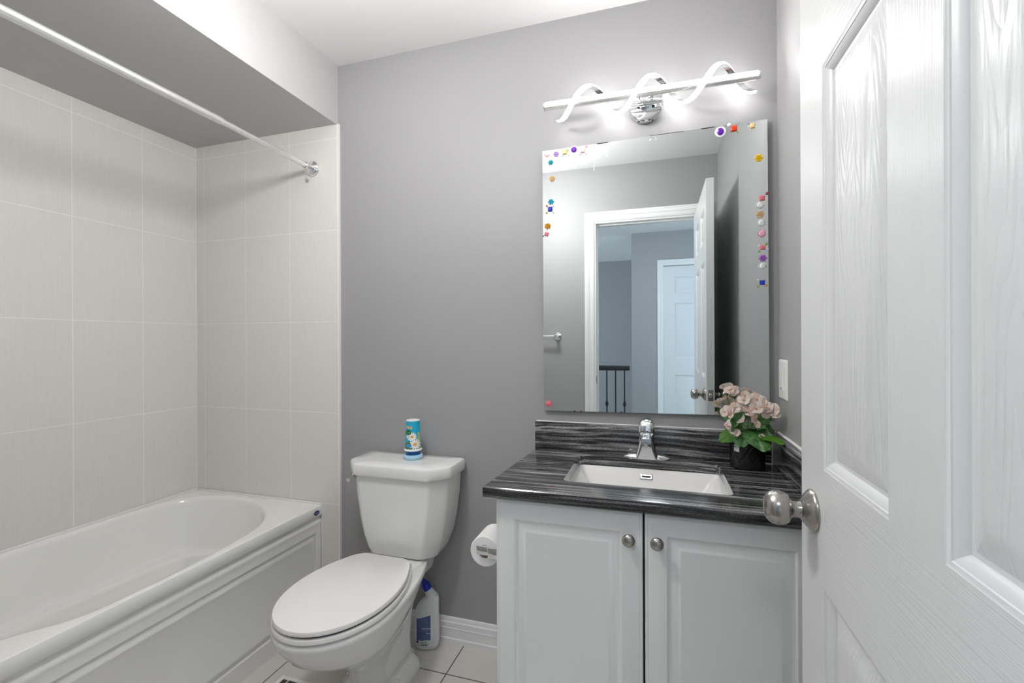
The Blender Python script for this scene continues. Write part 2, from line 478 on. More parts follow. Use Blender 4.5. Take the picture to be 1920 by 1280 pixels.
# apron face round the recessed panel, down to the floor
PY0, PY1, PZ0, PZ1 = -1.53, -0.042, 0.068, 0.385
f_ap = lambda a, z, d: (ax0 + d, a, z)
loft(b, [[f_ap(*q, 0) for q in L] for L in (((y0, 0.0), (y1, 0.0), (y1, 0.40), (y0, 0.40)), ((PY0, PZ0), (PY1, PZ0), (PY1, PZ1), (PY0, PZ1)))])
obj('apron', b, M['tub'], tub, smooth=40)
b = BM(); raised(b, PY0, PY1, PZ0, PZ1, [(0, 0), (0.003, -0.0045), (0.007, -0.0065), (0.012, -0.0055), (0.020, -0.0005), (0.026, 0.0015), (0.030, 0.0010), (0.033, -0.0005)], f_ap)
obj('apron_panel', b, M['tub'], tub, smooth=40)
b = BM(); tube(b, [(XL + 0.0055, YF + 0.01, RZ + 0.002), (XL + 0.0055, -0.016, RZ + 0.002), (XO, -0.016, RZ + 0.002)], 0.005, 8)
obj('caulk_bead', b, M['caulk'], tub)
b = BM(); box(b, XO + 0.0005, XO + 0.008, y1, y1 + 0.0025, 0, RZ); obj('caulk_edge', b, M['caulk'], tub, smooth=0)
b = BM(); lathe(b, (XO + 0.0045, -0.048, 0.473), (1, 0, 0), [(0.016, 0), (0.016, 0.002), (0.014, 0.0026)], 24)
for v in b.verts: v.co.z = 0.473 + (v.co.z - 0.473) * 0.62
badge = obj('badge', b, M['label_navy'], tub, label='small navy oval maker badge')
b = BM(); lathe(b, (XO + 0.0068, -0.048, 0.473), (1, 0, 0), [(0.0115, 0), (0.0115, 0.0004)], 24)
for v in b.verts: v.co.z = 0.473 + (v.co.z - 0.473) * 0.5
obj('badge_centre', b, mat('badge_lilac', (0.14, 0.13, 0.33), 0.3), badge, label='pale violet centre of the badge')

# ------------------------------------------------------------------ shower rod
rod = thing('shower_curtain_rod', 'bare satin steel shower curtain rod spanning above the bathtub', 'curtain rod', (-1.467, -0.012, 1.992))
RX, RZ2 = -1.460, 1.994
b = BM(); tube(b, [(RX, -0.475, RZ2 + 0.006), (RX, YF + 0.002, RZ2 + 0.006)], 0.0135, 24); lathe(b, (RX, -0.475, RZ2 + 0.006), (0, 1, 0), [(0.0138, 0), (0.0138, 0.004), (0.011, 0.008)], 24)
obj('outer_tube', b, M['satin'], rod)
b = BM(); tube(b, [(RX, -0.045, RZ2), (RX, -0.48, RZ2 + 0.006)], 0.0105, 24); obj('inner_tube', b, M['satin'], rod)
b = BM(); lathe(b, (RX, -0.010, RZ2), (0, -1, 0), [(0.034, 0), (0.0345, 0.004), (0.032, 0.008), (0.032, 0.011), (0.028, 0.015), (0.025, 0.019), (0.021, 0.024), (0.018, 0.032), (0.014, 0.042), (0.0125, 0.046)], 32)
fl = obj('end_flange', b, M['chrome'], rod)
b = BM(); lathe(b, (RX, -0.056, RZ2), (0, -1, 0), [(0.0135, 0), (0.0135, 0.007)], 24); obj('collar', b, M['chrome'], rod)
b = BM(); tube(b, [(RX, -0.054, RZ2 - 0.012), (RX + 0.004, -0.066, RZ2 - 0.027), (RX + 0.002, -0.060, RZ2 - 0.034)], 0.0018, 8)
lathe(b, (RX + 0.002, -0.058, RZ2 - 0.033), (0.1, 0, -1), [(0.001, 0), (0.0055, 0.002), (0.0085, 0.008), (0.0055, 0.0145), (0.001, 0.016)], 16)
obj('hanging_hook', b, M['chrome'], rod, label='tiny chrome hook and ball hanging by the flange')

# ------------------------------------------------------------------ toilet
TX = -0.945
toilet = thing('toilet', 'white two-piece toilet with closed lid against the grey wall', 'toilet', (TX, -0.35, 0))
def chamf(hw, yb, yf, ch, r=0.012, taper=0.0, n=3):
    """tank outline: back edge straight, front corners cut by a slanted chamfer"""
    P = [(-hw, yb), (hw, yb), (hw - taper, yf + ch * 0.95), (hw - ch * 0.9, yf), (-hw + ch * 0.9, yf), (-hw + taper, yf + ch * 0.95)]
    out = []
    m_ = len(P)
    for i in range(m_):
        a, p, c = Vector(P[i-1]), Vector(P[i]), Vector(P[(i+1) % m_])
        e1 = (a - p).normalized(); e2 = (c - p).normalized()
        rr = min(r, (a-p).length * .4, (c-p).length * .4)
        s, e = p + e1 * rr, p + e2 * rr
        for k in range(n + 1):
            t = k / n
            out.append((1-t)**2 * s + 2*t*(1-t) * p + t*t * e)
    return out
def tl(hw, yb, yf, ch, z, r=0.012, taper=0.0): return [(TX + p.x, p.y, z) for p in chamf(hw, yb, yf, ch, r, taper)]
b = BM()
loft(b, [tl(0.134, -0.045, -0.165, 0.04, 0.396, 0.02), tl(0.147, -0.034, -0.182, 0.048, 0.406, 0.02), tl(0.157, -0.030, -0.190, 0.05, 0.428, 0.02), tl(0.175, -0.028, -0.197, 0.055, 0.48), tl(0.189, -0.026, -0.202, 0.058, 0.55), tl(0.199, -0.024, -0.205, 0.06, 0.63), tl(0.205, -0.024, -0.207, 0.06, 0.725)], True, True, True)
obj('tank', b, M['ceramic'], toilet, smooth=28)
b = BM()
loft(b, [tl(0.208, -0.022, -0.212, 0.066, 0.711), tl(0.217, -0.018, -0.221, 0.068, 0.713), tl(0.219, -0.017, -0.223, 0.068, 0.719), tl(0.219, -0.016, -0.224, 0.068, 0.746), tl(0.216, -0.018, -0.221, 0.067, 0.7535), tl(0.206, -0.026, -0.211, 0.064, 0.758), tl(0.150, -0.06, -0.17, 0.05, 0.7595)], True, True, True)
obj('tank_lid', b, M['ceramic'], toilet, smooth=40)
# flush lever on the left of the tank
b = BM(); lathe(b, (TX - 0.199, -0.155, 0.69), (-1, 0, 0), [(0.013, 0), (0.013, 0.004), (0.008, 0.006), (0.008, 0.010)], 16)
tube(b, [(TX - 0.206, -0.150, 0.690), (TX - 0.205, -0.172, 0.688), (TX - 0.199, -0.198, 0.684)], [0.007, 0.007, 0.0075], 10)
obj('flush_lever', b, M['chrome'], toilet, label='small chrome flush lever on the tank side')
def egg(hw, yb, yf, ymid, z, back=0.55, n=56, dx=-0.010, pw=2.0):
    """egg outline: widest at ymid, straight back edge of half width hw*back"""
    out = []
    nf, ns, nb = n // 2, n // 8, n // 4
    for i in range(nf + 1):                       # rounded front, from right to left
        a = pi * i / nf
        c, s = cos(a), sin(a)
        x = hw * (1 if c >= 0 else -1) * abs(c) ** (2 / pw); y = ymid - (ymid - yf) * s ** (2 / 2.1)
        out.append((TX + dx + x, y, z))
    def side(t): return hw * (1 - (1 - back) * t ** 2.0), ymid + (yb - ymid) * t
    ts = [k / (ns + 1) for k in range(1, ns + 1)]
    for t in ts:
        x, y = side(t); out.append((TX + dx - x, y, z))
    for k in range(nb + 1):
        q = k / nb * 2 - 1
        edge = max(0, abs(q) - 0.8) / 0.2
        out.append((TX + dx + hw * back * q, yb - 0.012 * edge ** 2, z))
    for t in ts[::-1]:
        x, y = side(t); out.append((TX + dx + x, y, z))
    return out
# bowl
def bl(hw, yb, yf, ym, z, back=0.62): return egg(hw, yb, yf, ym, z, back)
b = BM()
loft(b, [bl(0.088, -0.14, -0.47, -0.32, 0.0, 0.8), bl(0.090, -0.14, -0.47, -0.32, 0.015, 0.8), bl(0.088, -0.14, -0.455, -0.32, 0.045, 0.8), bl(0.076, -0.15, -0.43, -0.30, 0.06, 0.8), bl(0.068, -0.15, -0.42, -0.30, 0.10, 0.8),
         bl(0.072, -0.16, -0.44, -0.32, 0.15, 0.7), bl(0.096, -0.16, -0.51, -0.37, 0.20, 0.55), bl(0.128, -0.16, -0.58, -0.42, 0.245, 0.45), bl(0.149, -0.15, -0.625, -0.45, 0.275, 0.42), bl(0.156, -0.14, -0.640, -0.46, 0.285, 0.42), bl(0.163, -0.12, -0.658, -0.46, 0.30, 0.44),
         bl(0.178, -0.10, -0.692, -0.46, 0.345, 0.5), bl(0.184, -0.08, -0.706, -0.46, 0.375, 0.55), bl(0.183, -0.08, -0.706, -0.46, 0.388, 0.55), bl(0.177, -0.085, -0.699, -0.46, 0.394, 0.55)], True, True, True)
obj('bowl', b, M['ceramic'], toilet, smooth=50)
b = BM(); loft(b, [[(TX + x, y, z) for x, y in rrect(-0.004, -0.135, hw, 0.095, 0.03)] for hw, z in ((0.098, 0.33), (0.110, 0.37), (0.114, 0.392), (0.110, 0.3985))], True, True, True)
obj('rear_deck', b, M['ceramic'], toilet, smooth=40)
b = BM(); loft(b, [[(TX + x, y, z) for x, y in rrect(0, yc, hw, hl, 0.05)] for hw, hl, yc, z in ((0.102, 0.150, -0.295, 0.0), (0.104, 0.152, -0.295, 0.012), (0.098, 0.145, -0.295, 0.034), (0.082, 0.125, -0.295, 0.066))], True, True, True)
ft = obj('foot', b, M['ceramic'], toilet, smooth=50)
b = BM(); loft(b, [[(TX + x, y, z) for x, y in rrect(0, yc, hw, hl, 0.035)] for hw, hl, yc, z in ((0.070, 0.10, -0.26, 0.03), (0.066, 0.09, -0.255, 0.12), (0.070, 0.08, -0.235, 0.22), (0.088, 0.075, -0.20, 0.36))], True, True, True)
obj('trapway', b, M['ceramic'], toilet, smooth=50)
for s in (1, -1):
    b = BM(); lathe(b, (TX + s * 0.090, -0.33, 0.040), (s * 0.4, 0, 1), [(0.013, 0), (0.013, 0.010), (0.010, 0.018), (0.003, 0.021)], 20)
    obj('bolt_cap', b, M['ceramic'], toilet)
# seat ring + lid
def ring2(bm, z0, z1, hwo, yb, yf, back, rnd=0.006):
    loft(bm, [egg(hwo - rnd, yb - rnd*.3, yf + rnd, -0.47, z0, back), egg(hwo, yb, yf, -0.47, z0 + rnd * .6, back), egg(hwo, yb, yf, -0.47, z1 - rnd, back), egg(hwo - rnd * .35, yb - .001, yf + rnd*.35, -0.47, z1 - rnd * .3, back), egg(hwo - rnd * 1.3, yb - .003, yf + rnd * 1.3, -0.47, z1, back)], True, True, True)
b = BM(); ring2(b, 0.3955, 0.413, 0.180, -0.232, -0.706, 0.60); obj('seat_ring', b, M['seat'], toilet, smooth=45)
b = BM(); ring2(b, 0.417, 0.434, 0.176, -0.236, -0.704, 0.58); obj('seat_lid', b, M['seat'], toilet, smooth=45)
for s in (1, -1):
    b = BM(); box(b, TX + s*0.075 - 0.018, TX + s*0.075 + 0.018, -0.262, -0.222, 0.395, 0.418, 0.006, 3); obj('hinge', b, M['seat'], toilet)
b = BM(); loft(b, [egg(0.170, -0.25, -0.697, -0.47, 0.412, .56), egg(0.170, -0.25, -0.697, -0.47, 0.4185, .56)], True)
obj('lid_gap_shade', b, mat('lid_shade_brown', (0.06, 0.045, 0.04), 0.7), toilet, label='dark band painted as the shade between lid and seat ring')  # dark brown band stands in for the shade under the lid

# ------------------------------------------------------------------ vanity
van = thing('vanity_cabinet', 'white two-door vanity cabinet with raised panels under black granite', 'cabinet', (-0.03, -0.24, 0))
CX0, CX1, CYF = -0.435, 0.384, -0.461
b = BM()
box(b, CX0, CX0 + 0.016, CYF, -0.002, 0.0, 0.779); box(b, CX1 - 0.016, CX1, CYF, -0.002, 0.0, 0.779); box(b, CX0 + 0.016, CX1 - 0.016, CYF, -0.002, 0.09, 0.106)
box(b, CX0 + 0.016, CX1 - 0.016, -0.008, -0.002, 0.106, 0.60); box(b, CX0 + 0.016, CX1 - 0.016, CYF, CYF + 0.016, 0.106, 0.779); box(b, CX0 + 0.016, CX1 - 0.016, CYF + 0.06, CYF + 0.076, 0, 0.09)
obj('body', b, M['cab'], van, smooth=0)
DY = CYF - 0.020
dprof = [(0, 0.016), (0, 0.004), (0.0015, 0.001), (0.004, 0.0), (0.007, 0.0004), (0.008, 0.0015), (0.0095, 0.0004), (0.011, 0), (0.055, 0), (0.058, 0.0015), (0.062, 0.004), (0.068, 0.0045), (0.074, 0.003), (0.078, 0.0035), (0.084, 0.0015), (0.090, 0.0005), (0.0905, 0.0)]
def vdoor(x0, x1, kx):
    bb = BM(); raised(bb, x0, x1, 0.10, 0.774, [(i, d) for i, d in dprof if i < 0.05], lambda a, z, d: (a, DY + d, z), cap=False)
    # field with rounded moulding
    e = 0.011
    raised(bb, x0 + e, x1 - e, 0.10 + e, 0.774 - e, [(0, 0), (0.043, 0)], lambda a, z, d: (a, DY + d, z), cap=False)
    raised(bb, x0 + e + 0.043, x1 - e - 0.043, 0.10 + e + 0.043, 0.774 - e - 0.043, [(0, 0), (0.003, 0.002), (0.007, 0.0045), (0.013, 0.005), (0.017, 0.0042)], lambda a, z, d: (a, DY + d, z), cap=False)
    raised(bb, x0 + e + 0.060, x1 - e - 0.060, 0.10 + e + 0.060, 0.774 - e - 0.060, [(0, 0.0042), (0.004, 0.0046), (0.013, 0.0010), (0.016, 0.0002), (0.018, 0.0006)], lambda a, z, d: (a, DY + d, z))
    bmesh.ops.remove_doubles(bb, verts=bb.verts[:], dist=0.00005)
    d = obj('door', bb, M['cab'], van, smooth=30)
    kb = BM(); lathe(kb, (kx, DY, 0.705), (0, -1, 0), [(0.008, 0), (0.0065, 0.006), (0.0065, 0.011), (0.012, 0.013), (0.0165, 0.016), (0.0172, 0.019), (0.0155, 0.023), (0.010, 0.0265), (0.003, 0.028)], 28)
    obj('knob', kb, M['nickel'], d, label='round brushed nickel knob')
vdoor(-0.4365, -0.0345, -0.069)
vdoor(-0.0295, 0.3725, 0.001)
b = BM(); box(b, -0.0345, -0.0295, CYF - 0.004, CYF + 0.0005, 0.10, 0.774); obj('door_gap_shade', b, M['blackgap'], van, smooth=0, label='dark strip painted as the shade between the doors')  # near-black strip paints the shade in the slit between the doors

# countertop with splashes
CT, CB = 0.812, 0.781
ct = BM()
P = [(-0.440, -0.0212), (-0.468, -0.505), (0.3845, -0.505), (0.3845, -0.0212)]
vb = [ct.verts.new((x, y, CB)) for x, y in P]; vt = [ct.verts.new((x, y, CT)) for x, y in P]
ct.faces.new(vb[::-1]); ct.faces.new(vt)
for i in range(4):
    j = (i + 1) % 4; ct.faces.new((vb[i], vb[j], vt[j], vt[i]))
es = [e for e in ct.edges if all(v.co.y < -0.4 for v in e.verts) and abs(e.verts[0].co.z - e.verts[1].co.z) < 1e-6] + [e for e in ct.edges if all(v.co.x < -0.43 for v in e.verts) and abs(e.verts[0].co.z - e.verts[1].co.z) < 1e-6]
bmesh.ops.bevel(ct, geom=list(set(es)), offset=0.006, segments=3, profile=0.6, affect='EDGES')
counter = obj('countertop', ct, M['granite'], smooth=35)
tag(counter, 'black streaked granite countertop on the white vanity', 'countertop')
SX0, SX1, SY0, SY1 = -0.262, 0.196, -0.390, -0.075
cb = BM(); loft(cb, [[(x, y, z) for x, y in rrect((SX0+SX1)/2, (SY0+SY1)/2, (SX1-SX0)/2, (SY1-SY0)/2, 0.018)] for z in (CB - 0.02, CT + 0.02)], True, True, True)
cut(counter, cb)
b = BM(); box(b, -0.440, 0.3635, -0.0205, -0.001, CT - 0.03, 0.915, 0.002, 2); bsp = tag(obj('back_splash', b, M['granite']), 'black granite backsplash strip along the wall under the mirror', 'backsplash')
b = BM(); box(b, 0.3645, 0.3845, -0.500, -0.0215, CT, 0.915, 0.002, 2); ssp = tag(obj('side_splash', b, M['granite_side']), 'short black granite side splash on the right wall behind the plant', 'backsplash')
b = BM(); tube(b, [(0.3645, -0.0225, CT), (0.3645, -0.0225, 0.912)], [0.004, 0.0025], 8); tube(b, [(0.30, -0.0225, CT + 0.001), (0.366, -0.0225, CT + 0.001)], 0.003, 8)
obj('caulk_joint', b, M['caulk'], bsp, label='white caulk in the corner of the splashes')
b = BM(); tube(b, [(0.382, -0.02, 0.917), (0.382, -0.2, 0.918), (0.382, -0.5, 0.917)], 0.0045, 8)
obj('caulk_bead', b, M['caulk'], ssp, label='white caulk bead along the top')
b = BM(); tube(b, [(-0.438, -0.003, 0.9155), (0.38, -0.003, 0.9155)], 0.0022, 6)
obj('caulk_bead', b, M['caulk'], bsp, label='white caulk bead along the top')

# undermount sink
sink = thing('undermount_sink', 'white rectangular undermount sink in the granite countertop', 'sink', ((SX0+SX1)/2, (SY0+SY1)/2, 0.66))
scx, scy, shw, shh = (SX0+SX1)/2, (SY0+SY1)/2, (SX1-SX0)/2, (SY1-SY0)/2
def sl(hw, hh, z, r, dy=0.0): return [(x, y, z) for x, y in rrect(scx, scy + dy, hw, hh, r)]
b = BM()
loft(b, [sl(shw + 0.02, shh + 0.016, 0.760, 0.02), sl(shw + 0.02, shh + 0.016, 0.7805, 0.02), sl(shw + 0.0015, shh + 0.0015, 0.7805, 0.018), sl(shw - 0.001, shh - 0.001, 0.7785, 0.016), sl(shw - 0.03, shh - 0.022, 0.735, 0.02), sl(shw - 0.085, shh - 0.05, 0.675, 0.03), sl(shw - 0.105, shh - 0.065, 0.664, 0.035), sl(shw - 0.14, shh - 0.10, 0.660, 0.03)], True, False, True)
obj('basin', b, M['sink'], sink, smooth=55)
b = BM(); lathe(b, (scx, scy, 0.660), (0, 0, 1), [(0.022, 0), (0.022, 0.002), (0.016, 0.003), (0.004, 0.003)], 24); obj('drain', b, M['chrome'], sink)
# overflow plate on the rear basin wall
oy0, oz0, oy1, oz1 = SY1 - 0.0005, 0.7785, SY1 - 0.0215, 0.735
nrm = Vector((0, -(oz0 - oz1), -(oy0 - oy1)*-1)).normalized()
nrm = Vector((0, -(oz0-oz1), (oy0-oy1))).normalized()
tng = Vector((0, oy1 - oy0, oz1 - oz0)).normalized()
oc = Vector((-0.033, oy0, oz0)) + tng * 0.024
def ofl(hw, hh, d): return [oc + Vector((x, 0, 0)) + tng * y + nrm * d for x, y in rrect(0, 0, hw, hh, 0.0015, 2)]
b = BM(); loft(b, [ofl(0.021, 0.0095, -0.002), ofl(0.021, 0.0095, 0.0025), ofl(0.019, 0.0075, 0.003), ofl(0.018, 0.0065, 0.0018), ofl(0.0155, 0.004, 0.0018)], True, False, True)
of = obj('overflow_plate', b, mat('satin_overflow', (0.62, 0.61, 0.60), 0.25, 1.0), sink, smooth=20, label='chrome rectangular overflow plate')
b = BM(); loft(b, [ofl(0.0150, 0.0032, 0.0014), ofl(0.0150, 0.0032, 0.0023)], True, False, True); obj('overflow_slot', b, M['dark'], of, smooth=0, label='black overflow slot')

# faucet
fx, fy = -0.032, -0.0495
fau = thing('faucet', 'chrome single-lever faucet on the rear edge of the granite countertop', 'faucet', (fx, fy, CT))
b = BM()
def fe(hw, hh, z):
    return [(fx + hw * (1 if cos(t) >= 0 else -1) * abs(cos(t)) ** 0.75, fy + hh * (1 if sin(t) >= 0 else -1) * abs(sin(t)) ** 0.8, CT + z) for t in [2*pi*i/48 for i in range(48)]]
loft(b, [fe(0.079, 0.025, 0), fe(0.081, 0.026, 0.003), fe(0.079, 0.0245, 0.007), fe(0.066, 0.021, 0.013), fe(0.045, 0.019, 0.017)], True, True, True)
obj('base_plate', b, M['chrome'], fau, smooth=60)
b = BM()
def fb(hw, y0_, y1_, z, r): return [(fx + x, y, CT + z) for x, y in rrect(0, (y0_ + y1_) / 2, hw, (y1_ - y0_) / 2, r)]
loft(b, [fb(0.041, fy - 0.026, fy + 0.024, 0.002, 0.012), fb(0.037, fy - 0.026, fy + 0.023, 0.014, 0.013), fb(0.031, fy - 0.026, fy + 0.022, 0.034, 0.014), fb(0.0265, fy - 0.027, fy + 0.020, 0.056, 0.014), fb(0.0255, fy - 0.027, fy + 0.020, 0.080, 0.014)], True, True, True)
obj('body', b, M['chrome'], fau, smooth=55)
b = BM()
sp_ = []
for t, (y, z, hw, hh) in enumerate(((fy + 0.005, 0.064, 0.024, 0.018), (fy - 0.025, 0.072, 0.0215, 0.015), (fy - 0.052, 0.076, 0.0195, 0.012), (fy - 0.072, 0.076, 0.018, 0.0105), (fy - 0.084, 0.074, 0.0165, 0.009))):
    sp_.append([(fx + x, y, CT + z + q) for x, q in rrect(0, 0, hw, hh, hh * 0.8)])
loft(b, sp_, True, True, True)
spout = obj('spout', b, M['chrome'], fau, smooth=55)
b = BM(); lathe(b, (fx, fy - 0.070, CT + 0.068), (0, -0.25, -1), [(0.0125, 0), (0.0125, 0.012), (0.0115, 0.014), (0.008, 0.014)], 24); obj('aerator', b, M['chrome'], spout)
b = BM()
hd = []
for y, z, hw, hh in ((fy + 0.026, 0.104, 0.014, 0.014), (fy + 0.020, 0.106, 0.022, 0.024), (fy + 0.004, 0.107, 0.0262, 0.030), (fy - 0.016, 0.106, 0.0272, 0.029), (fy - 0.032, 0.105, 0.0270, 0.0265), (fy - 0.042, 0.104, 0.0245, 0.0225), (fy - 0.0455, 0.1035, 0.0175, 0.0155)):
    hd.append([(fx + x, y, CT + z + q) for x, q in rrect(0, 0, hw, hh, hh * 0.75)])
loft(b, hd, True, True, True)
hnd = obj('lever_handle', b, M['chrome'], fau, smooth=55)
b = BM(); tube(b, [(fx + 0.002, fy + 0.004, CT + 0.126), (fx + 0.003, fy + 0.018, CT + 0.129), (fx + 0.004, fy + 0.030, CT + 0.130)], [0.010, 0.009, 0.007], 12); obj('lever_tip', b, M['chrome'], hnd)
b = BM(); lathe(b, (fx + 0.003, fy - 0.0455, CT + 0.100), (0, -1, 0), [(0.0026, 0), (0.0026, 0.0012)], 14); obj('temperature_dot', b, M['dark'], hnd, label='tiny dark dot on the handle')

# ------------------------------------------------------------------ mirror
mc = [(-0.407, 1.937), (0.354, 1.948), (0.357, 0.969), (-0.405, 0.958)]   # hung slightly askew
MYF = -0.0165
mir = BM()
vf = [mir.verts.new((x, MYF, z)) for x, z in mc]; vk = [mir.verts.new((x, MYF + 0.005, z)) for x, z in mc]
f = mir.faces.new(vf); f.material_index = 0
f = mir.faces.new(vk[::-1]); f.material_index = 1
for i in range(4):
    j = (i + 1) % 4
    f = mir.faces.new((vf[i], vk[i], vk[j], vf[j])); f.material_index = 1
mirror = obj('wall_mirror', mir, [M['mirror'], M['mirror_edge']], smooth=0)
tag(mirror, 'large frameless rectangular mirror above the vanity, hung slightly askew', 'mirror')
b = BM(); box(b, -0.38, 0.33, MYF + 0.0052, -0.0005, 1.02, 1.90); obj('backing_board', b, M['rubber'], mirror, smooth=0)
def chip(P_):
    bb = BM(); bb.faces.new([bb.verts.new((x, MYF - 0.0004, z)) for x, z in P_])
    bmesh.ops.solidify(bb, geom=bb.faces[:], thickness=0.0003)
    obj('edge_chip', bb, M['dark'], mirror, smooth=0, label='black worn spot in the silvering at the rim')
for x0, x1, z0, z1 in ((-0.204, -0.160, 1.9405, 1.9375), (0.150, 0.196, 1.9455, 1.943), (-0.02, 0.10, 1.9442, 1.9428)):
    chip([(x0, z0), (x1, z0 + 0.0006), (x1 - 0.006, z1 + 0.0006), (x0 + 0.004, z1)])
for x, z, wd, h in ((0.3555, 0.990, 0.003, 0.035), (-0.29, 0.9605, 0.008, 0.003), (-0.265, 0.961, 0.006, 0.0025), (-0.12, 0.963, 0.010, 0.0025)):
    chip([(x + dx * wd, z + dz * h) for dx, dz in ((-.5, -.5), (.5, -.4), (.4, .5), (-.3, .4))])

# ------------------------------------------------------------------ gem stickers and residue on the mirror
GY = MYF - 0.0006
gem_cols = {'pink': (0.80, 0.16, 0.22), 'rose': (0.85, 0.40, 0.55), 'palepink': (0.88, 0.58, 0.58), 'purple': (0.35, 0.12, 0.50), 'violet': (0.13, 0.01, 0.42), 'champagne': (0.62, 0.42, 0.18),
            'turquoise': (0.01, 0.36, 0.46), 'blue': (0.01, 0.03, 0.45), 'amber': (0.62, 0.30, 0.01), 'yellow': (0.80, 0.52, 0.01), 'red': (0.75, 0.05, 0.01), 'cream': (0.85, 0.62, 0.28),
            'clear': (0.70, 0.74, 0.76), 'green': (0.28, 0.42, 0.08), 'dkred': (0.35, 0.01, 0.03), 'teal': (0.05, 0.38, 0.32), 'orange': (0.60, 0.28, 0.02), 'pearl': (0.86, 0.83, 0.80), 'lilac': (0.45, 0.30, 0.62), 'brown': (0.30, 0.06, 0.01)}
GM = {k: mat('gem_' + k, c, 0.12, coat=0.5) for k, c in gem_cols.items()}
GM['border'] = mat('sticker_border', (0.88, 0.87, 0.88), 0.35)
def disc(bm, x, z, r, d0, d1, n=16):
    lathe(bm, (x, GY, z), (0, -1, 0), [(r, d0), (r, (d0 + d1) * .5), (r * .62, d1), (r * .2, d1)], n)
def sticker(x, z, style, col, label, border=None, dots=(), r=0.0125, rot=0.0, ex=1.0):
    t = thing('gem_sticker', label, 'sticker', (x, GY, z), 'gem stickers on the mirror')
    if style == 'round':
        if border:
            bb = BM(); disc(bb, x, z, r * 1.22, 0, 0.0012, 24); obj('border', bb, GM[border], t)
        bb = BM(); disc(bb, x, z, r * 0.86, 0.0006, 0.0055, 10)
        for v in bb.verts: v.co.x = x + (v.co.x - x) * ex
        obj('gem', bb, GM[col], t, smooth=15)
        if not border:
            bb = BM()
            for k in range(14):
                a = 2*pi*k/14; disc(bb, x + r*1.02*cos(a), z + r*1.02*sin(a), r*0.13, 0, 0.0015, 6)
            obj('bead_rim', bb, GM['pearl'] if col == 'clear' else GM[col], t)
    elif style == 'flower':
        if border:
            bb = BM(); disc(bb, x, z, r * 1.2, 0, 0.001, 24); obj('border', bb, GM[border], t)
        for k in range(6):
            a = rot + 2*pi*k/6
            bb = BM(); lathe(bb, (x + r*.58*cos(a), GY - 0.0005, z + r*.58*sin(a)), (0, -1, 0), [(r*.36, 0), (r*.36, .001), (r*.18, .0035)], 7)
            obj('petal', bb, GM[col], t, smooth=15)
        bb = BM(); disc(bb, x, z, r*.28, 0.0005, 0.005, 8); obj('gem', bb, GM[col], t, smooth=15)
    else:
        h = r * 0.62
        bb = BM()
        lp = []
        for s, d in ((1, 0.0005), (1, 0.0025), (0.65, 0.0055)):
            lp.append([(x + (cx*cos(rot) - cz*sin(rot))*h*s, GY - d, z + (cx*sin(rot) + cz*cos(rot))*h*s) for cx, cz in ((-1, -1), (1, -1), (1, 1), (-1, 1))])
        loft(bb, lp, True, True, True); obj('gem', bb, GM[col], t, smooth=10)
        for (dx, dz, dc, dr) in dots:
            bb = BM(); disc(bb, x + dx*r, z + dz*r, dr*r, 0.0003, 0.0032, 12); obj('bead', bb, GM[dc], t)
P4 = [(-.8, .8, 'pearl', .34), (.8, .8, 'pearl', .34), (-.8, -.8, 'pearl', .34), (.8, -.8, 'pearl', .34)]
sticker(-0.388, 1.923, 'round', 'palepink', 'pale pink round gem sticker at the top left mirror corner', 'border', r=0.0125)
sticker(-0.354, 1.920, 'flower', 'lilac', 'lilac flower gem sticker on a white disc, top row of mirror', 'border', r=0.0125)
sticker(-0.321, 1.923, 'square', 'cream', 'cream square gem sticker with pearl corners, top row of mirror', dots=[(-.8, .8, 'pearl', .34), (.7, .7, 'cream', .34), (-.8, -.8, 'clear', .3), (.9, -.8, 'pearl', .38)], r=0.0135)
sticker(-0.287, 1.928, 'round', 'violet', 'deep violet round gem with white border near the top left', 'border', r=0.0125)
sticker(-0.254, 1.922, 'square', 'palepink', 'pale pink square gem with four pearl corners, top row of mirror', dots=P4[:1] + [(.85, .95, 'rose', .34)] + P4[2:], r=0.0145)
sticker(-0.375, 1.891, 'flower', 'turquoise', 'turquoise flower sticker just under the top left row', 'border', r=0.0115)
sticker(-0.370, 1.830, 'flower', 'champagne', 'lone champagne flower sticker on the upper left mirror side', r=0.0125)
sticker(-0.375, 1.744, 'flower', 'turquoise', 'turquoise flower sticker directly above the left blue square gem', r=0.0125)
sticker(-0.378, 1.716, 'square', 'blue', 'blue square gem with brown and orange beads, left mirror side', dots=[(-.95, .95, 'brown', .26), (-1.0, -.95, 'orange', .28), (.9, .75, 'clear', .22), (.9, -1.05, 'clear', .18)], r=0.0135)
sticker(-0.388, 1.653, 'flower', 'amber', 'dark amber flower sticker on the left mirror side', r=0.0135, rot=.3)
sticker(-0.392, 1.623, 'square', 'pink', 'tilted pink square gem with a teal bead, left mirror edge', dots=[(-1.15, -.5, 'teal', .26), (0, 1.2, 'clear', .16)], r=0.0115, rot=-0.3)
sticker(-0.386, 0.984, 'round', 'pink', 'single pinkish red round gem at the bottom left mirror corner', r=0.0118)
sticker(0.211, 1.926, 'round', 'violet', 'violet oval gem with white border at the top right of mirror', 'border', r=0.0145, ex=0.9)
sticker(0.253, 1.931, 'square', 'red', 'orange red square gem sticker along the top right edge', dots=[(-.95, .9, 'pearl', .38), (.8, -.85, 'green', .2)], r=0.0155)
sticker(0.309, 1.932, 'square', 'cream', 'pale yellow square gem sticker nearest the top right corner', dots=[(-.9, .8, 'lilac', .22), (-.9, -.1, 'clear', .24), (-.3, -.95, 'clear', .18)], r=0.0125)
sticker(0.328, 1.823, 'flower', 'yellow', 'bright yellow flower sticker alone on the upper right side', r=0.0145)
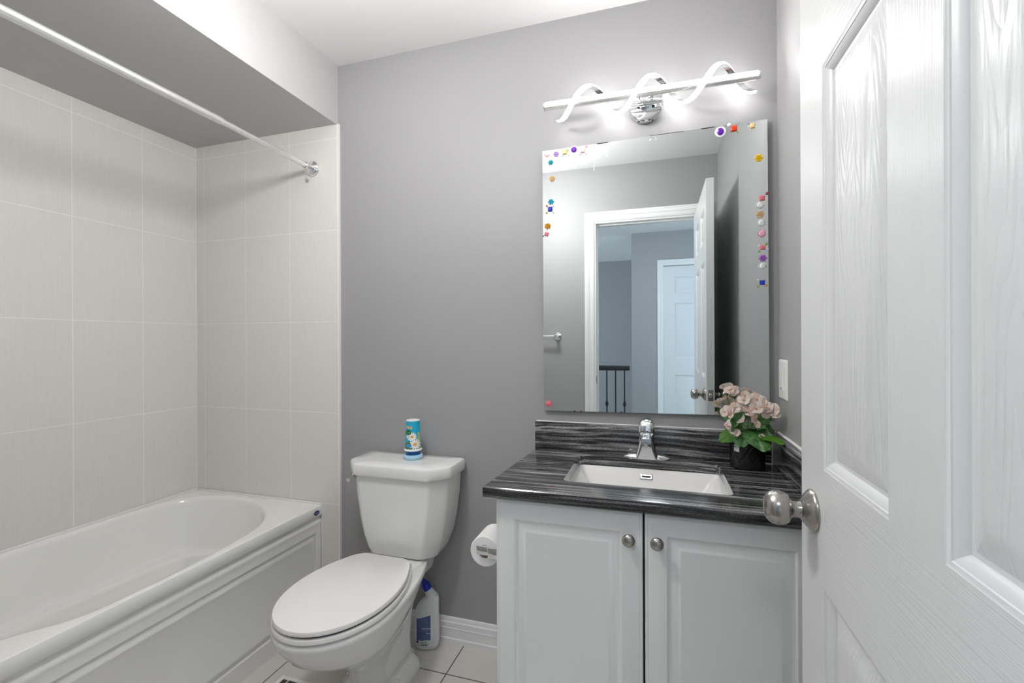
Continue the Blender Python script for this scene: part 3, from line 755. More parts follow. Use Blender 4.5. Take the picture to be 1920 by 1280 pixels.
sticker(0.337, 1.689, 'square', 'pink', 'pink square gem with one dark red bead, top of right column', dots=[(1.2, 1.15, 'dkred', .36)], r=0.0125)
sticker(0.331, 1.666, 'round', 'clear', 'clear round gem directly under the pink square, right column', r=0.0125)
sticker(0.331, 1.636, 'flower', 'champagne', 'champagne flower sticker between two clear gems, right column', r=0.0128)
sticker(0.335, 1.607, 'round', 'clear', 'clear round gem between champagne flower and pink gem', r=0.0118)
sticker(0.336, 1.572, 'round', 'rose', 'rose pink round gem in the middle of the right column', r=0.0118)
sticker(0.339, 1.526, 'square', 'pink', 'coral square gem with green corner beads, right column', dots=[(.95, 1.0, 'green', .33), (-.95, -1.0, 'green', .33), (-1.0, .5, 'pearl', .25), (1.15, -.6, 'clear', .28)], r=0.0118)
sticker(0.339, 1.491, 'flower', 'purple', 'purple flower sticker above the lowest clear gem, right column', r=0.0128)
sticker(0.338, 1.465, 'round', 'clear', 'clear round gem directly below the purple flower sticker', r=0.0118)
sticker(0.337, 1.410, 'square', 'blue', 'blue square gem with green and orange beads, right mirror side', dots=[(-1.0, -.95, 'green', .33), (1.0, -.75, 'orange', .33), (-1.1, .75, 'clear', .28), (.6, .7, 'green', .18)], r=0.0122)
resm = mat('adhesive_residue', (0.80, 0.82, 0.82), 0.5)
def streak(pts, wds, label):
    bb = BM(); L = [[(x - w_, GY, z), (x - w_*.3, GY - 0.0006, z), (x + w_, GY, z + 0.001)] for (x, z), w_ in zip(pts, wds)]
    loft(bb, L, True, True, True)
    tag(obj('adhesive_streak', bb, resm), label, 'adhesive streak', 'adhesive streaks on the mirror')
streak([(-0.220, 1.929), (-0.213, 1.912), (-0.211, 1.885), (-0.214, 1.850), (-0.213, 1.842)], [0.0016, 0.0022, 0.0012, 0.0016, 0.001], 'thin white adhesive streak beside the pearl cornered pink gem')
streak([(-0.181, 1.937), (-0.176, 1.918), (-0.168, 1.896), (-0.163, 1.886)], [0.0024, 0.0026, 0.0022, 0.001], 'slanted thick white adhesive streak on the top left of mirror')
b = BM(); tube(b, [(-0.020, GY - 0.002, 1.926), (-0.016, GY - 0.003, 1.934), (-0.008, GY - 0.004, 1.937), (0.000, GY - 0.003, 1.933), (0.003, GY - 0.002, 1.925)], 0.0016, 8)
tag(obj('clear_hook', b, mat('clear_plastic', (0.9, 0.92, 0.92), 0.1, trans=0.8)), 'small clear plastic arc stuck at the top middle of the mirror', 'hook')

# ------------------------------------------------------------------ vanity light
LX, LY, LZ = -0.030, -0.098, 2.058
lamp = thing('vanity_wall_light', 'chrome wall light with glowing spiral ribbon round a straight bar above the mirror', 'wall lamp', (LX, -0.002, 2.052))
b = BM(); lathe(b, (LX, -0.001, 2.052), (0, -1, 0), [(0.058, 0), (0.060, 0.003), (0.060, 0.026), (0.057, 0.030), (0.050, 0.031), (0.001, 0.031)], 48); can = obj('canopy', b, M['chrome'], lamp)
for a in (-2.0, -1.2):
    b = BM(); lathe(b, (LX + 0.0595*cos(a), -0.018, 2.052 + 0.0595*sin(a)), (cos(a), 0, sin(a)), [(0.003, 0), (0.003, 0.002)], 10); obj('screw', b, M['blackgap'], can)
b = BM(); box(b, LX - 0.055, LX + 0.055, -0.056, -0.044, 2.052 - 0.014, 2.052 + 0.022, 0.002); box(b, LX - 0.02, LX + 0.02, -0.046, -0.030, 2.035, 2.058, 0.001)
box(b, LX + 0.018, LX + 0.024, -0.095, -0.05, 2.052, 2.064, 0.001); box(b, LX - 0.024, LX - 0.018, -0.095, -0.05, 2.052, 2.064, 0.001)
obj('bracket', b, M['chrome'], lamp)
BX0, BX1 = -0.378, 0.316
b = BM(); tube(b, [(BX0, LY, LZ + 0.003), (BX1, LY, LZ - 0.003)], 0.0140, 28)
obj('bar', b, M['satin'], lamp)
b = BM()
arc = [rad(-25 + 90 * k / 8) for k in range(9)]
L0 = [(LY - 0.0146*cos(a), LZ + 0.0146*sin(a)) for a in arc]
loft(b, [[(BX0 + 0.004, y, z + 0.003) for y, z in L0], [(BX1 - 0.006, y, z - 0.003) for y, z in L0]], False); obj('bar_diffuser', b, M['led_bar'], lamp, label='glowing diffuser strip along the bar')
for x_, d in ((BX0, -1), (BX1, 1)):
    b = BM(); lathe(b, (x_ - d*0.001, LY, LZ - d*0.003), (d, 0, 0), [(0.0148, 0), (0.0148, 0.003), (0.013, 0.004), (0.001, 0.004)], 28); obj('end_cap', b, M['chrome'], lamp)
PIT, XC = 0.210, -0.047
def hel(x, r, dxx=0.0):
    ph = 2*pi*(x - XC)/PIT
    return Vector((x + dxx, LY - r*cos(ph), LZ + r*sin(ph)))
HX0, HX1 = -0.332, 0.302
NS = 190
hw_ = 0.0095
lo, li = [], []
for i in range(NS + 1):
    x = HX0 + (HX1 - HX0)*i/NS
    lo.append([hel(x, 0.0452, -hw_), hel(x, 0.0500, -hw_), hel(x, 0.0525, -hw_*.6), hel(x, 0.0525, hw_*.6), hel(x, 0.0500, hw_), hel(x, 0.0452, hw_)])
    li.append([hel(x, 0.0420, -hw_-.0006), hel(x, 0.0450, -hw_-.0006), hel(x, 0.0450, hw_+.0006), hel(x, 0.0420, hw_+.0006)])
b = BM(); loft(b, li, True, True, True); rib = obj('ribbon', b, M['chrome'], lamp, smooth=40)
b = BM(); loft(b, lo, True, True, True); obj('ribbon_diffuser', b, M['led'], rib, smooth=40, label='glowing outer face of the spiral ribbon')

# ------------------------------------------------------------------ potted begonia
random.seed(7)
px_, py_ = 0.279, -0.082
pl = thing('potted_begonia', 'pale pink begonia in a black diamond patterned pot beside the sink', 'plant', (px_, py_, CT))
PR, PH = 0.0525, 0.098
b = BM()
nA, nZ = 96, 40
rows = []
for iz in range(nZ + 1):
    z = 0.002 + (PH - 0.002)*iz/nZ
    row = []
    for ia in range(nA):
        a = 2*pi*ia/nA
        r = PR - 0.0015*(1 - iz/nZ) - (0.003 if iz == 0 else 0)
        u = a/(2*pi)*9; v = z/PH*1.75
        d = min(abs(((u + v) % 1) - .5), abs(((u - v) % 1) - .5))
        if 0.02 < z < 0.094: r -= 0.0036*max(0, 1 - d/0.085)
        row.append((px_ + r*cos(a), py_ + r*sin(a), CT + z))
    rows.append(row)
rows.insert(0, [(px_ + (PR-.006)*cos(2*pi*i/nA), py_ + (PR-.006)*sin(2*pi*i/nA), CT + 0.0004) for i in range(nA)])
rows.append([(px_ + (PR-.005)*cos(2*pi*i/nA), py_ + (PR-.005)*sin(2*pi*i/nA), CT + PH) for i in range(nA)])
rows.append([(px_ + (PR-.006)*cos(2*pi*i/nA), py_ + (PR-.006)*sin(2*pi*i/nA), CT + PH - 0.012) for i in range(nA)])
loft(b, rows, True, True, True); obj('pot', b, M['pot'], pl, smooth=60)
b = BM(); lathe(b, (px_, py_, CT + PH - 0.0119), (0, 0, 1), [(PR - .0062, 0), (PR - .02, 0.004), (0.001, 0.006)], 24); obj('soil', b, M['soil'], pl)
# white tag with a small dark tree print
ta = -2.35
def tagpt(s, z, d=0.0): 
    a = ta + s/PR; r = PR + 0.0008 + d
    return (px_ + r*cos(a), py_ + r*sin(a), CT + z)
b = BM(); loft(b, [[tagpt(-0.009 + 0.018*k/4, z + (0.0012 if z < .062 else -0.0012)*k/4*-1, .0) for k in range(5)] for z in (0.058, 0.077)], False)
bmesh.ops.solidify(b, geom=b.faces[:], thickness=0.0006)
tg = obj('sticker', b, M['white'], pl, label='small white square sticker with dark print')
b = BM()
def blob(cx, cz, rx, rz, n=10):
    b.faces.new([b.verts.new(tagpt(cx + rx*cos(2*pi*k/n), cz - 0.018 + rz*sin(2*pi*k/n), 0.0006)) for k in range(n)])
blob(-0.0045, 0.0905, 0.0030, 0.0030); blob(-0.0055, 0.0865, 0.0009, 0.0022, 6); blob(-0.0030, 0.0830, 0.0008, 0.0018, 6); blob(-0.0020, 0.0805, 0.0007, 0.0010, 6)
blob(0.0005, 0.0885, 0.0010, 0.0012, 6); blob(0.0022, 0.0905, 0.0016, 0.0007, 6); blob(0.0032, 0.0885, 0.0007, 0.0016, 6); blob(0.0020, 0.0845, 0.0007, 0.0020, 6)
obj('print', b, M['dark'], tg, smooth=0)
def leaf(base, tip, wd, cup=0.25, nrm=(0, 0, 1), mt='leaf', wav=0.06, name='leaf', tipp=1.0):
    """rounded, veined, wavy begonia leaf"""
    base, tip = Vector(base), Vector(tip)
    ax = tip - base; L = ax.length; ax.normalize()
    n = Vector(nrm); n = (n - ax*n.dot(ax)).normalized(); s = ax.cross(n)
    bb = BM(); R, K = 7, 36
    c0 = base + ax*L*0.36
    ctr = bb.verts.new(c0 + n*0.0)
    prev = None
    for i in range(1, R + 1):
        q = i/R; ring_ = []
        for k in range(K):
            a = 2*pi*k/K
            # outline: heart-round with pointed tip
            ex_ = cos(a); sy = sin(a)
            rx = (0.64*L if ex_ > 0 else 0.36*L*(1 - 0.35*max(0, -ex_)**6))
            rr = q*(1 + wav*0.8*sin(9*a)*q*q)
            x = ex_*rx*rr; y = sy*wd*rr*(1 - 0.25*tipp*max(0, ex_)**2)
            h = -cup*(q**2)*wd*(0.6 + 0.4*cos(2*a)) + wav*wd*0.55*q*q*sin(9*a + 0.7) + 0.05*wd*q*cos(7*a)
            ring_.append(bb.verts.new(c0 + ax*x + s*y + n*h))
        for k in range(K):
            j = (k + 1) % K
            if prev is None: bb.faces.new((ctr, ring_[k], ring_[j]))
            else: bb.faces.new((prev[k], ring_[k], ring_[j], prev[j]))
        prev = ring_
    bmesh.ops.solidify(bb, geom=bb.faces[:], thickness=0.0007)
    return obj(name, bb, M[mt], pl, smooth=70)
def W(dx, dy, z): return Vector((px_ + dx, py_ + dy, z))
TOPZ = CT + PH
# (base, tip, half width, cup, facing normal)
leaf(W(-0.012, -0.030, 0.945), W(-0.050, -0.092, 0.985), 0.040, 0.2, (-0.30, -0.85, 0.40))
leaf(W(-0.010, -0.025, 0.955), W(-0.036, -0.078, 0.897), 0.038, 0.25, (-0.25, -0.85, 0.5))
leaf(W(0.004, -0.030, 0.955), W(0.036, -0.100, 0.893), 0.042, 0.2, (0.10, -0.80, 0.62))
leaf(W(0.010, -0.02, 0.932), W(0.082, -0.105, 0.920), 0.027, 0.3, (0.15, -0.40, 0.95), 'leaf2', 0.03)
leaf(W(0.02, 0.00, 0.955), W(0.082, 0.015, 0.935), 0.030, 0.2, (0.2, -0.6, 0.7))
leaf(W(-0.03, 0.00, 0.925), W(-0.085, -0.015, 0.898), 0.026, 0.2, (-0.3, -0.7, 0.6), 'leaf2', 0.05)
leaf(W(0.01, 0.0, 0.965), W(0.070, 0.005, 0.978), 0.030, 0.2, (0.1, -0.8, 0.6))
leaf(W(-0.02, 0.01, 0.955), W(-0.075, 0.015, 0.985), 0.028, 0.2, (-0.2, -0.6, 0.8))
leaf(W(0.0, 0.01, 0.945), W(0.020, 0.040, 0.955), 0.030, 0.2, (0, 0.3, 0.9))
leaf(W(0.01, -0.02, 0.95), W(0.030, -0.070, 0.955), 0.028, 0.2, (0.1, -0.6, 0.8))
def blossom(c, r, k=5, seed=0):
    """open flower of rounded cupped petals turned towards the room"""
    rnd = random.Random(seed)
    bb = BM(); c = Vector(c)
    nrm = Vector((rnd.uniform(-.75, .75), -1.0, rnd.uniform(-.1, .9))).normalized()
    _, e1, e2 = basis(nrm)
    k = rnd.choice((4, 4, 5)); off = rnd.random() * 6
    for i in range(k):
        a = off + 2*pi*i/k + rnd.uniform(-.2, .2)
        d = e1*cos(a) + e2*sin(a); t = nrm.cross(d)
        lift = rnd.uniform(0.15, 0.75)
        ax = (d + nrm*lift).normalized(); pn = ax.cross(t)
        L = r*rnd.uniform(0.95, 1.2); wd = r*rnd.uniform(0.62, 0.78)
        rows_ = []
        for q in (0.02, 0.35, 0.7, 0.9, 1.0):
            ring_ = []
            for h in range(16):
                th = 2*pi*h/16
                x = L*(0.52 + 0.50*q*cos(th)); y = wd*q*sin(th)*(0.55 + 0.45*min(1, x/L*1.5))
                up_ = r*(-0.22*(y/wd)**2 - 0.25*((x/L) - 0.45)**2 + 0.05*sin(3*th)*q)
                ring_.append(c + ax*x + t*y + pn*up_)
            rows_.append(ring_)
        loft(bb, rows_, True, True)
    bmesh.ops.solidify(bb, geom=bb.faces[:], thickness=0.0005)
    o = obj('blossom', bb, M['petal'], pl, smooth=70)
    bb = BM(); lathe(bb, c + nrm*0.001, nrm, [(0.001, 0), (r*.16, r*.1), (r*.12, r*.28), (0.0005, r*.34)], 8)
    obj('flower_centre', bb, M['petal_c'], o)
    return o
fl_ = [(-0.045, -0.03, 1.006, .017), (-0.064, -0.03, 0.998, .017), (-0.078, -0.035, 0.990, .014), (-0.058, -0.04, 0.986, .016), (-0.034, -0.03, 1.000, .017), (-0.020, -0.028, 1.030, .020),
       (-0.016, -0.022, 1.044, .015), (0.014, -0.022, 1.034, .021), (0.030, -0.015, 1.026, .018), (0.010, -0.05, 1.008, .021), (0.043, -0.028, 1.010, .021), (0.060, -0.03, 1.004, .020), (0.038, -0.042, 0.996, .018),
       (0.066, -0.038, 0.992, .016), (-0.040, -0.06, 0.980, .018), (-0.056, -0.06, 0.964, .016), (-0.068, -0.055, 0.950, .014), (-0.060, -0.062, 0.938, .014), (-0.046, -0.064, 0.932, .012), (0.004, -0.052, 0.980, .015), (0.008, -0.054, 0.962, .015), (-0.012, -0.042, 0.996, .016),
       (-0.058, 0.012, 1.056, .015), (-0.042, 0.010, 1.058, .014), (0.024, -0.06, 0.925, .008)]
for i, (dx, dy, z, r) in enumerate(fl_): blossom(W(dx + 0.006, dy, z), r, 5, i + 3)
for (dx, dy, z) in ((-0.045, -0.03, 1.0), (-0.005, -0.03, 1.03), (0.045, -0.025, 1.0), (-0.05, 0.012, 1.05), (0.015, -0.045, 0.99), (-0.05, -0.05, 0.96)):
    b = BM(); tube(b, [W(dx*.2, dy*.3, TOPZ - 0.012), W(dx*.45, dy*.7, 0.95), W(dx, dy, z)], [0.0024, 0.0019, 0.0012], 8); obj('stem', b, M['stem'], pl)

# ------------------------------------------------------------------ air freshener on the tank
ax_, ay_, az_ = -0.917, -0.096, 0.7597
af = thing('air_freshener', 'small blue cone air freshener with daisy label on the toilet tank', 'air freshener', (ax_, ay_, az_))
lb = mat('pale_blue_plastic', (0.42, 0.66, 0.84), 0.25); sky_ = mat('cyan_label', (0.015, 0.42, 0.62), 0.3); navy = mat('blue_gel', (0.01, 0.10, 0.34), 0.2)
b = BM(); lathe(b, (ax_, ay_, az_), (0, 0, 1), [(0.034, 0), (0.0375, 0.004), (0.0385, 0.012), (0.0365, 0.017), (0.031, 0.018), (0.030, 0.016)], 40); obj('base', b, lb, af)
b = BM(); lathe(b, (ax_, ay_, az_), (0, 0, 1), [(0.0265, 0.010), (0.0275, 0.018), (0.0265, 0.034)], 40); obj('gel', b, navy, af, label='dark blue gel neck')
b = BM(); lathe(b, (ax_, ay_, az_), (0, 0, 1), [(0.030, 0.032), (0.0345, 0.034), (0.0355, 0.038), (0.0325, 0.041)], 40); obj('collar', b, M['white'], af, label='white collar ring')
Z0, Z1, R0, R1 = 0.0405, 0.151, 0.0318, 0.0262
def rad_at(z): return R0 + (R1 - R0)*(z - Z0)/(Z1 - Z0)
b = BM(); lathe(b, (ax_, ay_, az_), (0, 0, 1), [(R0, Z0), (R1, Z1 - 0.001), (R1 - 0.001, Z1)], 40); cone = obj('cone', b, sky_, af, label='cyan label sleeve with daisies')
b = BM(); lathe(b, (ax_, ay_, az_), (0, 0, 1), [(R1 + 0.0006, Z1 - 0.0015), (R1 + 0.0004, Z1 + 0.001), (R1 - 0.003, Z1 + 0.0018), (0.001, Z1 + 0.0018)], 40); obj('top_cap', b, M['white'], af, label='white top disc')
face_a = math.atan2(CAMY - ay_, 0 - ax_)
def cpt(s, z, d=0.0003):
    r = rad_at(z) + d; a = face_a + math.asin(max(-0.999, min(0.999, s/0.0300)))
    return (ax_ + r*cos(a), ay_ + r*sin(a), az_ + z)
def patch(polys, mt, name, d=0.0003, parent=None, label=None):
    bb = BM()
    for P_ in polys: bb.faces.new([bb.verts.new((q, z, 0)) for q, z in P_])
    for k in range(-9, 10):
        bmesh.ops.bisect_plane(bb, geom=bb.verts[:] + bb.edges[:] + bb.faces[:], plane_co=(k*0.0028, 0, 0), plane_no=(1, 0, 0))
    for v in bb.verts: v.co = Vector(cpt(v.co.x, v.co.y, d))
    return obj(name, bb, mt, parent or cone, smooth=0, label=label)
def ell(cx, cz, rx, rz, n=14, rot=0): return [(cx + rx*cos(2*pi*k/n)*cos(rot) - rz*sin(2*pi*k/n)*sin(rot), cz + rx*cos(2*pi*k/n)*sin(rot) + rz*sin(2*pi*k/n)*cos(rot)) for k in range(n)]
grs = mat('meadow_green', (0.10, 0.17, 0.03), 0.4); yel = mat('daisy_yellow', (0.75, 0.42, 0.04), 0.4); strw = mat('straw_yellow', (0.62, 0.50, 0.16), 0.4)
patch([[(-0.0275 + 0.0055*k, 0.043), (-0.0275 + 0.0055*(k+1), 0.043), (-0.0275 + 0.0055*(k+1), 0.066 + 0.010*((k*7) % 3)/2), (-0.0275 + 0.0055*k, 0.066 + 0.010*((k*7) % 3)/2)] for k in range(10)], grs, 'meadow', label='green meadow print')
patch([[(0.014, 0.043), (0.027, 0.043), (0.026, 0.085), (0.018, 0.082)]] + [ell(0.022, 0.088 + .012*k, .0045, .006) for k in range(2)], strw, 'straw_print', 0.0005)
def daisy(cx, cz, r, nm):
    d = patch([ell(cx + r*.62*cos(a), cz + r*.62*sin(a), r*.42, r*.17, 8, a) for a in [2*pi*k/12 + .1 for k in range(12)]], M['white'], nm, 0.0007, label='white daisy print')
    patch([ell(cx, cz, r*.34, r*.28)], yel, 'daisy_centre', 0.0010, parent=d)
daisy(-0.004, 0.090, 0.0185, 'daisy'); daisy(0.007, 0.061, 0.021, 'daisy')
gov = patch([ell(-0.0175, 0.107, 0.0105, 0.0098, 20)], mat('dark_green_print', (0.0, 0.13, 0.02), 0.4), 'green_oval', 0.0012, label='dark green oval with pale letters')
def ctext(s, size, cx, cz, mt, name, d, parent):
    bb = text_bm(s, size, 0.0)
    for v in bb.verts: v.co = Vector(cpt(cx + v.co.x, cz + v.co.y, d))
    return obj(name, bb, mt, parent, smooth=0)
ctext('ad', 0.012, -0.0165, 0.107, mat('pale_green_letter', (0.35, 0.70, 0.28), 0.4), 'letters', 0.0016, gov)
wb = patch([[(-0.026, 0.122), (-0.004, 0.121), (-0.004, 0.130), (-0.026, 0.131)]], mat('cream_print', (0.72, 0.58, 0.30), 0.4), 'word_block', 0.0009, label='cream word strip with red brown letters')
ctext('IOM', 0.0095, -0.0150, 0.1258, mat('red_brown_print', (0.35, 0.06, 0.01), 0.4), 'letters', 0.0013, wb)
patch([[(-0.026, 0.084), (-0.013, 0.083), (-0.012, 0.095), (-0.026, 0.096)]], mat('pale_blue_print', (0.50, 0.68, 0.70), 0.4), 'pale_print', 0.0008)
patch([ell(-0.015, 0.056, 0.010, 0.0075)], mat('mid_blue_print', (0.06, 0.30, 0.60), 0.4), 'blue_print', 0.0012)

# ------------------------------------------------------------------ toilet cleaner bottle on the floor
bx, by = -0.879, -0.060
bo = thing('toilet_cleaner_bottle', 'white toilet cleaner bottle with blue angled cap on the floor behind the toilet', 'bottle', (bx, by, 0))
ang = rad(16)
def bsec(cx, hw, hh, z, r=0.8, lean=0.0):
    out = []
    for k in range(40):
        t = 2*pi*k/40
        x = cx + hw*(1 if cos(t) >= 0 else -1)*abs(cos(t))**r; y = hh*(1 if sin(t) >= 0 else -1)*abs(sin(t))**r
        out.append((bx + x*cos(ang) - y*sin(ang), by + x*sin(ang) + y*cos(ang), z))
    return out
b = BM()
secs = [(0, 0.036, 0.020, 0.0005), (0, 0.044, 0.025, 0.004), (0, 0.049, 0.028, 0.02), (0, 0.051, 0.029, 0.08), (0, 0.049, 0.029, 0.135), (0.003, 0.046, 0.028, 0.158), (0.008, 0.041, 0.026, 0.175), (0.015, 0.035, 0.023, 0.190), (0.021, 0.027, 0.020, 0.203), (0.022, 0.023, 0.018, 0.210)]
loft(b, [bsec(*s) for s in secs], True, True, True); body = obj('body', b, M['bottle'], bo, smooth=60)
# neck and cap lean to the left
def bp3(x, y, z): return Vector((bx + x*cos(ang) - y*sin(ang), by + x*sin(ang) + y*cos(ang), z))
n0, n1 = bp3(0.021, 0, 0.202), bp3(-0.010, 0, 0.258)
axn = (n1 - n0).normalized()
b = BM(); lathe(b, n0, axn, [(0.023, 0), (0.0205, 0.012), (0.0165, 0.026), (0.0145, 0.032), (0.0145, 0.036)], 28); obj('neck', b, M['bottle'], bo)
b = BM(); lathe(b, n0 + axn*0.033, axn, [(0.0165, 0), (0.0170, 0.002), (0.0160, 0.022), (0.0135, 0.028), (0.010, 0.029)], 28)
nt = n0 + axn*0.060; ax2 = (axn + Vector((-0.35, 0, 0.1))).normalized()
lathe(b, nt, ax2, [(0.0115, 0), (0.0105, 0.010), (0.0075, 0.014), (0.0075, 0.020), (0.005, 0.022)], 20)
obj('cap', b, M['blue_cap'], bo, label='deep blue angled nozzle cap')
# printed back label, on the face turned to the room
def lpt(s, z, d=0.0006):
    hw, hh, r = 0.0505, 0.0289, 0.8
    x = s
    c = min(0.999, abs(x/hw)); t = math.acos(min(1, c**(1/r)))
    y = -hh*abs(sin(t))**r - d
    return bp3(x, y, z)
def lab(polys, mt, name, d, parent, label=None):
    bb = BM()
    for (s0, s1, z0, z1, z2) in polys:
        n = 8
        lo_ = [lpt(s0 + (s1-s0)*k/n, z0, d) for k in range(n+1)]; hi_ = [lpt(s0 + (s1-s0)*k/n, z1 + (z2-z1)*k/n, d) for k in range(n+1)]
        loft(bb, [lo_, hi_], False)
    return obj(name, bb, mt, parent, smooth=60, label=label)
lbl = lab([(-0.036, 0.020, 0.042, 0.126, 0.142)], M['label_blue'], 'back_label', 0.0006, body, 'blue block of tiny printed text')
lab([(-0.016, 0.020, 0.0885, 0.0905, 0.0910), (0.002, 0.020, 0.0705, 0.0725, 0.0725), (-0.008, 0.020, 0.0425, 0.0445, 0.0450)], M['white'], 'white_line', 0.0011, lbl)
lab([(-0.035 + 0.001*((i*5) % 4), 0.017 - 0.002*((i*3) % 5), 0.047 + 0.0045*i, 0.0476 + 0.0045*i, 0.0480 + 0.0045*i) for i in range(19) if i not in (5, 9)], mat('pale_text_print', (0.30, 0.34, 0.48), 0.4), 'text_lines', 0.0009, lbl)
lab([(-0.037, -0.028, 0.033, 0.039, 0.039), (-0.020, 0.014, 0.029, 0.0305, 0.0305), (-0.020, -0.002, 0.023, 0.0255, 0.0255), (0.0, 0.005, 0.022, 0.027, 0.027), (-0.022, 0.006, 0.0355, 0.0368, 0.0368)], M['label_navy'], 'small_print', 0.0009, body)

# ------------------------------------------------------------------ toilet paper and holder on the vanity side
rx, rz, ry0, ry1 = -0.483, 0.612, -0.452, -0.352
ho = thing('toilet_paper_holder', 'chrome toilet paper holder fixed to the vanity side', 'toilet paper holder', (CX0, (ry0 + ry1)/2, rz))
for y_, nm in ((ry0 - 0.0165, 'front_arm'), (ry1 + 0.006, 'rear_arm')):
    b = BM(); box(b, -0.503, -0.466, y_, y_ + 0.010, rz - 0.012, rz + 0.012, 0.0015); box(b, -0.468, CX0 - 0.0005, y_ + 0.001, y_ + 0.009, rz - 0.020, rz + 0.009, 0.0015)
    obj(nm, b, M['chrome'], ho)
b = BM(); tube(b, [(rx, ry0 - 0.010, rz), (rx, ry1 + 0.008, rz)], 0.009, 16); obj('roller', b, M['chrome'], ho)
tp = thing('toilet_paper_roll', 'partly used white toilet paper roll on the chrome holder', 'toilet paper', (rx, ry0, rz - 0.008))
RR, RC = 0.0445, 0.0195
b = BM()
c_ = rz - 0.0091
def cyl(r, y): return [(rx + r*cos(2*pi*k/48), y, c_ + r*sin(2*pi*k/48)) for k in range(48)]
loft(b, [cyl(RC, ry0 + .001), cyl(RR - 0.002, ry0), cyl(RR, ry0 + 0.002), cyl(RR, ry1 - 0.002), cyl(RR - 0.002, ry1), cyl(RC, ry1 - .001)]); obj('paper', b, M['paper'], tp, smooth=40)
b = BM(); loft(b, [cyl(RC, ry0 - .0004), cyl(RC, ry1 + .0004), cyl(RC - 0.0012, ry1 + .0004), cyl(RC - 0.0012, ry0 - .0004), cyl(RC, ry0 - .0004)]); obj('core', b, M['card'], tp, smooth=40, label='grey cardboard core')

# ------------------------------------------------------------------ floor register
vx0, vx1, vy0, vy1 = -1.305, -1.185, -0.66, -0.362
reg = thing('floor_register', 'white slotted floor register beside the toilet bowl', 'floor vent', ((vx0 + vx1)/2, (vy0 + vy1)/2, 0))
b = BM(); box(b, vx0 + 0.002, vx1 - 0.002, vy0 + 0.002, vy1 - 0.002, 0.0, 0.003); box(b, vx0, vx0 + 0.016, vy0, vy1, 0, 0.006, .0015); box(b, vx1 - 0.016, vx1, vy0, vy1, 0, 0.006, .0015); box(b, vx0 + 0.0161, vx1 - 0.0161, vy0, vy0 + 0.014, 0, 0.0058, .0015); box(b, vx0 + 0.0161, vx1 - 0.0161, vy1 - 0.014, vy1, 0, 0.0058, .0015)
for i in range(1, 12): box(b, vx0 + 0.012, vx1 - 0.012, vy0 + 0.0225*i + 0.008, vy0 + 0.0225*i + 0.014, 0.0, 0.0055)
for i in (1, 2): box(b, vx0 + 0.04*i - 0.002, vx0 + 0.04*i + 0.002, vy0, vy1, 0, 0.0055)
obj('grille', b, M['plate'], reg, smooth=0)
b = BM(); box(b, vx0 + 0.014, vx1 - 0.014, vy0 + 0.012, vy1 - 0.012, 0.003, 0.0036); obj('slot_shadow', b, mat('register_dark', (0.05, 0.04, 0.035), 0.7), reg, smooth=0, label='dark inside of the slots')

# ------------------------------------------------------------------ light switch on the right wall
sw = thing('light_switch', 'white rocker light switch plate on the wall right of the mirror', 'light switch', (XR, -0.079, 1.097))
sy0, sy1, sz0, sz1 = -0.122, -0.034, 1.033, 1.158
f_sw = lambda a, z, d: (XR + d, a, z)
b = BM(); raised(b, sy0, sy1, sz0, sz1, [(0, 0), (0.0005, -0.003), (0.004, -0.0065), (0.020, -0.0068)], f_sw); obj('cover_plate', b, M['plate'], sw, smooth=25)
b = BM(); raised(b, -0.095, -0.061, 1.062, 1.129, [(0, -0.0066), (0.0005, -0.0085), (0.002, -0.0095), (0.008, -0.0095)], f_sw); rk = obj('rocker', b, M['plate'], sw, smooth=25)
b = BM(); box(b, XR - 0.0102, XR - 0.0092, -0.086, -0.070, 1.066, 1.070, 0.0004); obj('indicator', b, M['rubber'], rk)
for z_ in (1.046, 1.145):
    b = BM(); lathe(b, (XR - 0.0066, -0.078, z_), (-1, 0, 0), [(0.003, 0), (0.0028, 0.0008)], 12); obj('screw', b, M['plate'], sw)

# ------------------------------------------------------------------ six-panel door standing open on the right
DXF, DXB = 0.242, 0.278           # face towards the room, face towards the right wall
T0 = -0.804                        # free edge
tv = lambda t: T0 - t
door = struct('door_1', (lambda bb: (box(bb, DXF + 0.012, DXB - 0.012, tv(0.765), tv(0.0005), 0.012, 2.0295), bb)[1])(BM()), M['hstile'], 'white six-panel door standing open on the right with nickel knob', 'door')
VS = [0, 0.110, 0.316, 0.419, 0.625, 0.765]
ZS = [0.010, 0.235, 0.842, 1.023, 1.635, 1.735, 1.915, 2.03]
def dbox(name, t0, t1, z0, z1, mt):
    b = BM(); box(b, DXF, DXB, tv(t1), tv(t0), z0, z1); return obj(name, b, M[mt], door, smooth=0)
dbox('stile', VS[0], VS[1], ZS[0], ZS[7], 'stile'); dbox('stile', VS[4], VS[5], ZS[0], ZS[7], 'stile')
for z0, z1 in ((ZS[0], ZS[1]), (ZS[2], ZS[3]), (ZS[4], ZS[5]), (ZS[6], ZS[7])): dbox('rail', VS[1], VS[4], z0, z1, 'rail')
for z0, z1 in ((ZS[1], ZS[2]), (ZS[3], ZS[4]), (ZS[5], ZS[6])): dbox('mullion', VS[2], VS[3], z0, z1, 'stile')
pprof = [(0, 0), (0.002, 0.0012), (0.005, 0.0018), (0.006, 0.0030), (0.010, 0.0045), (0.015, 0.0085), (0.0165, 0.0105), (0.019, 0.0112), (0.021, 0.0112), (0.046, 0.0030), (0.0475, 0.0028)]
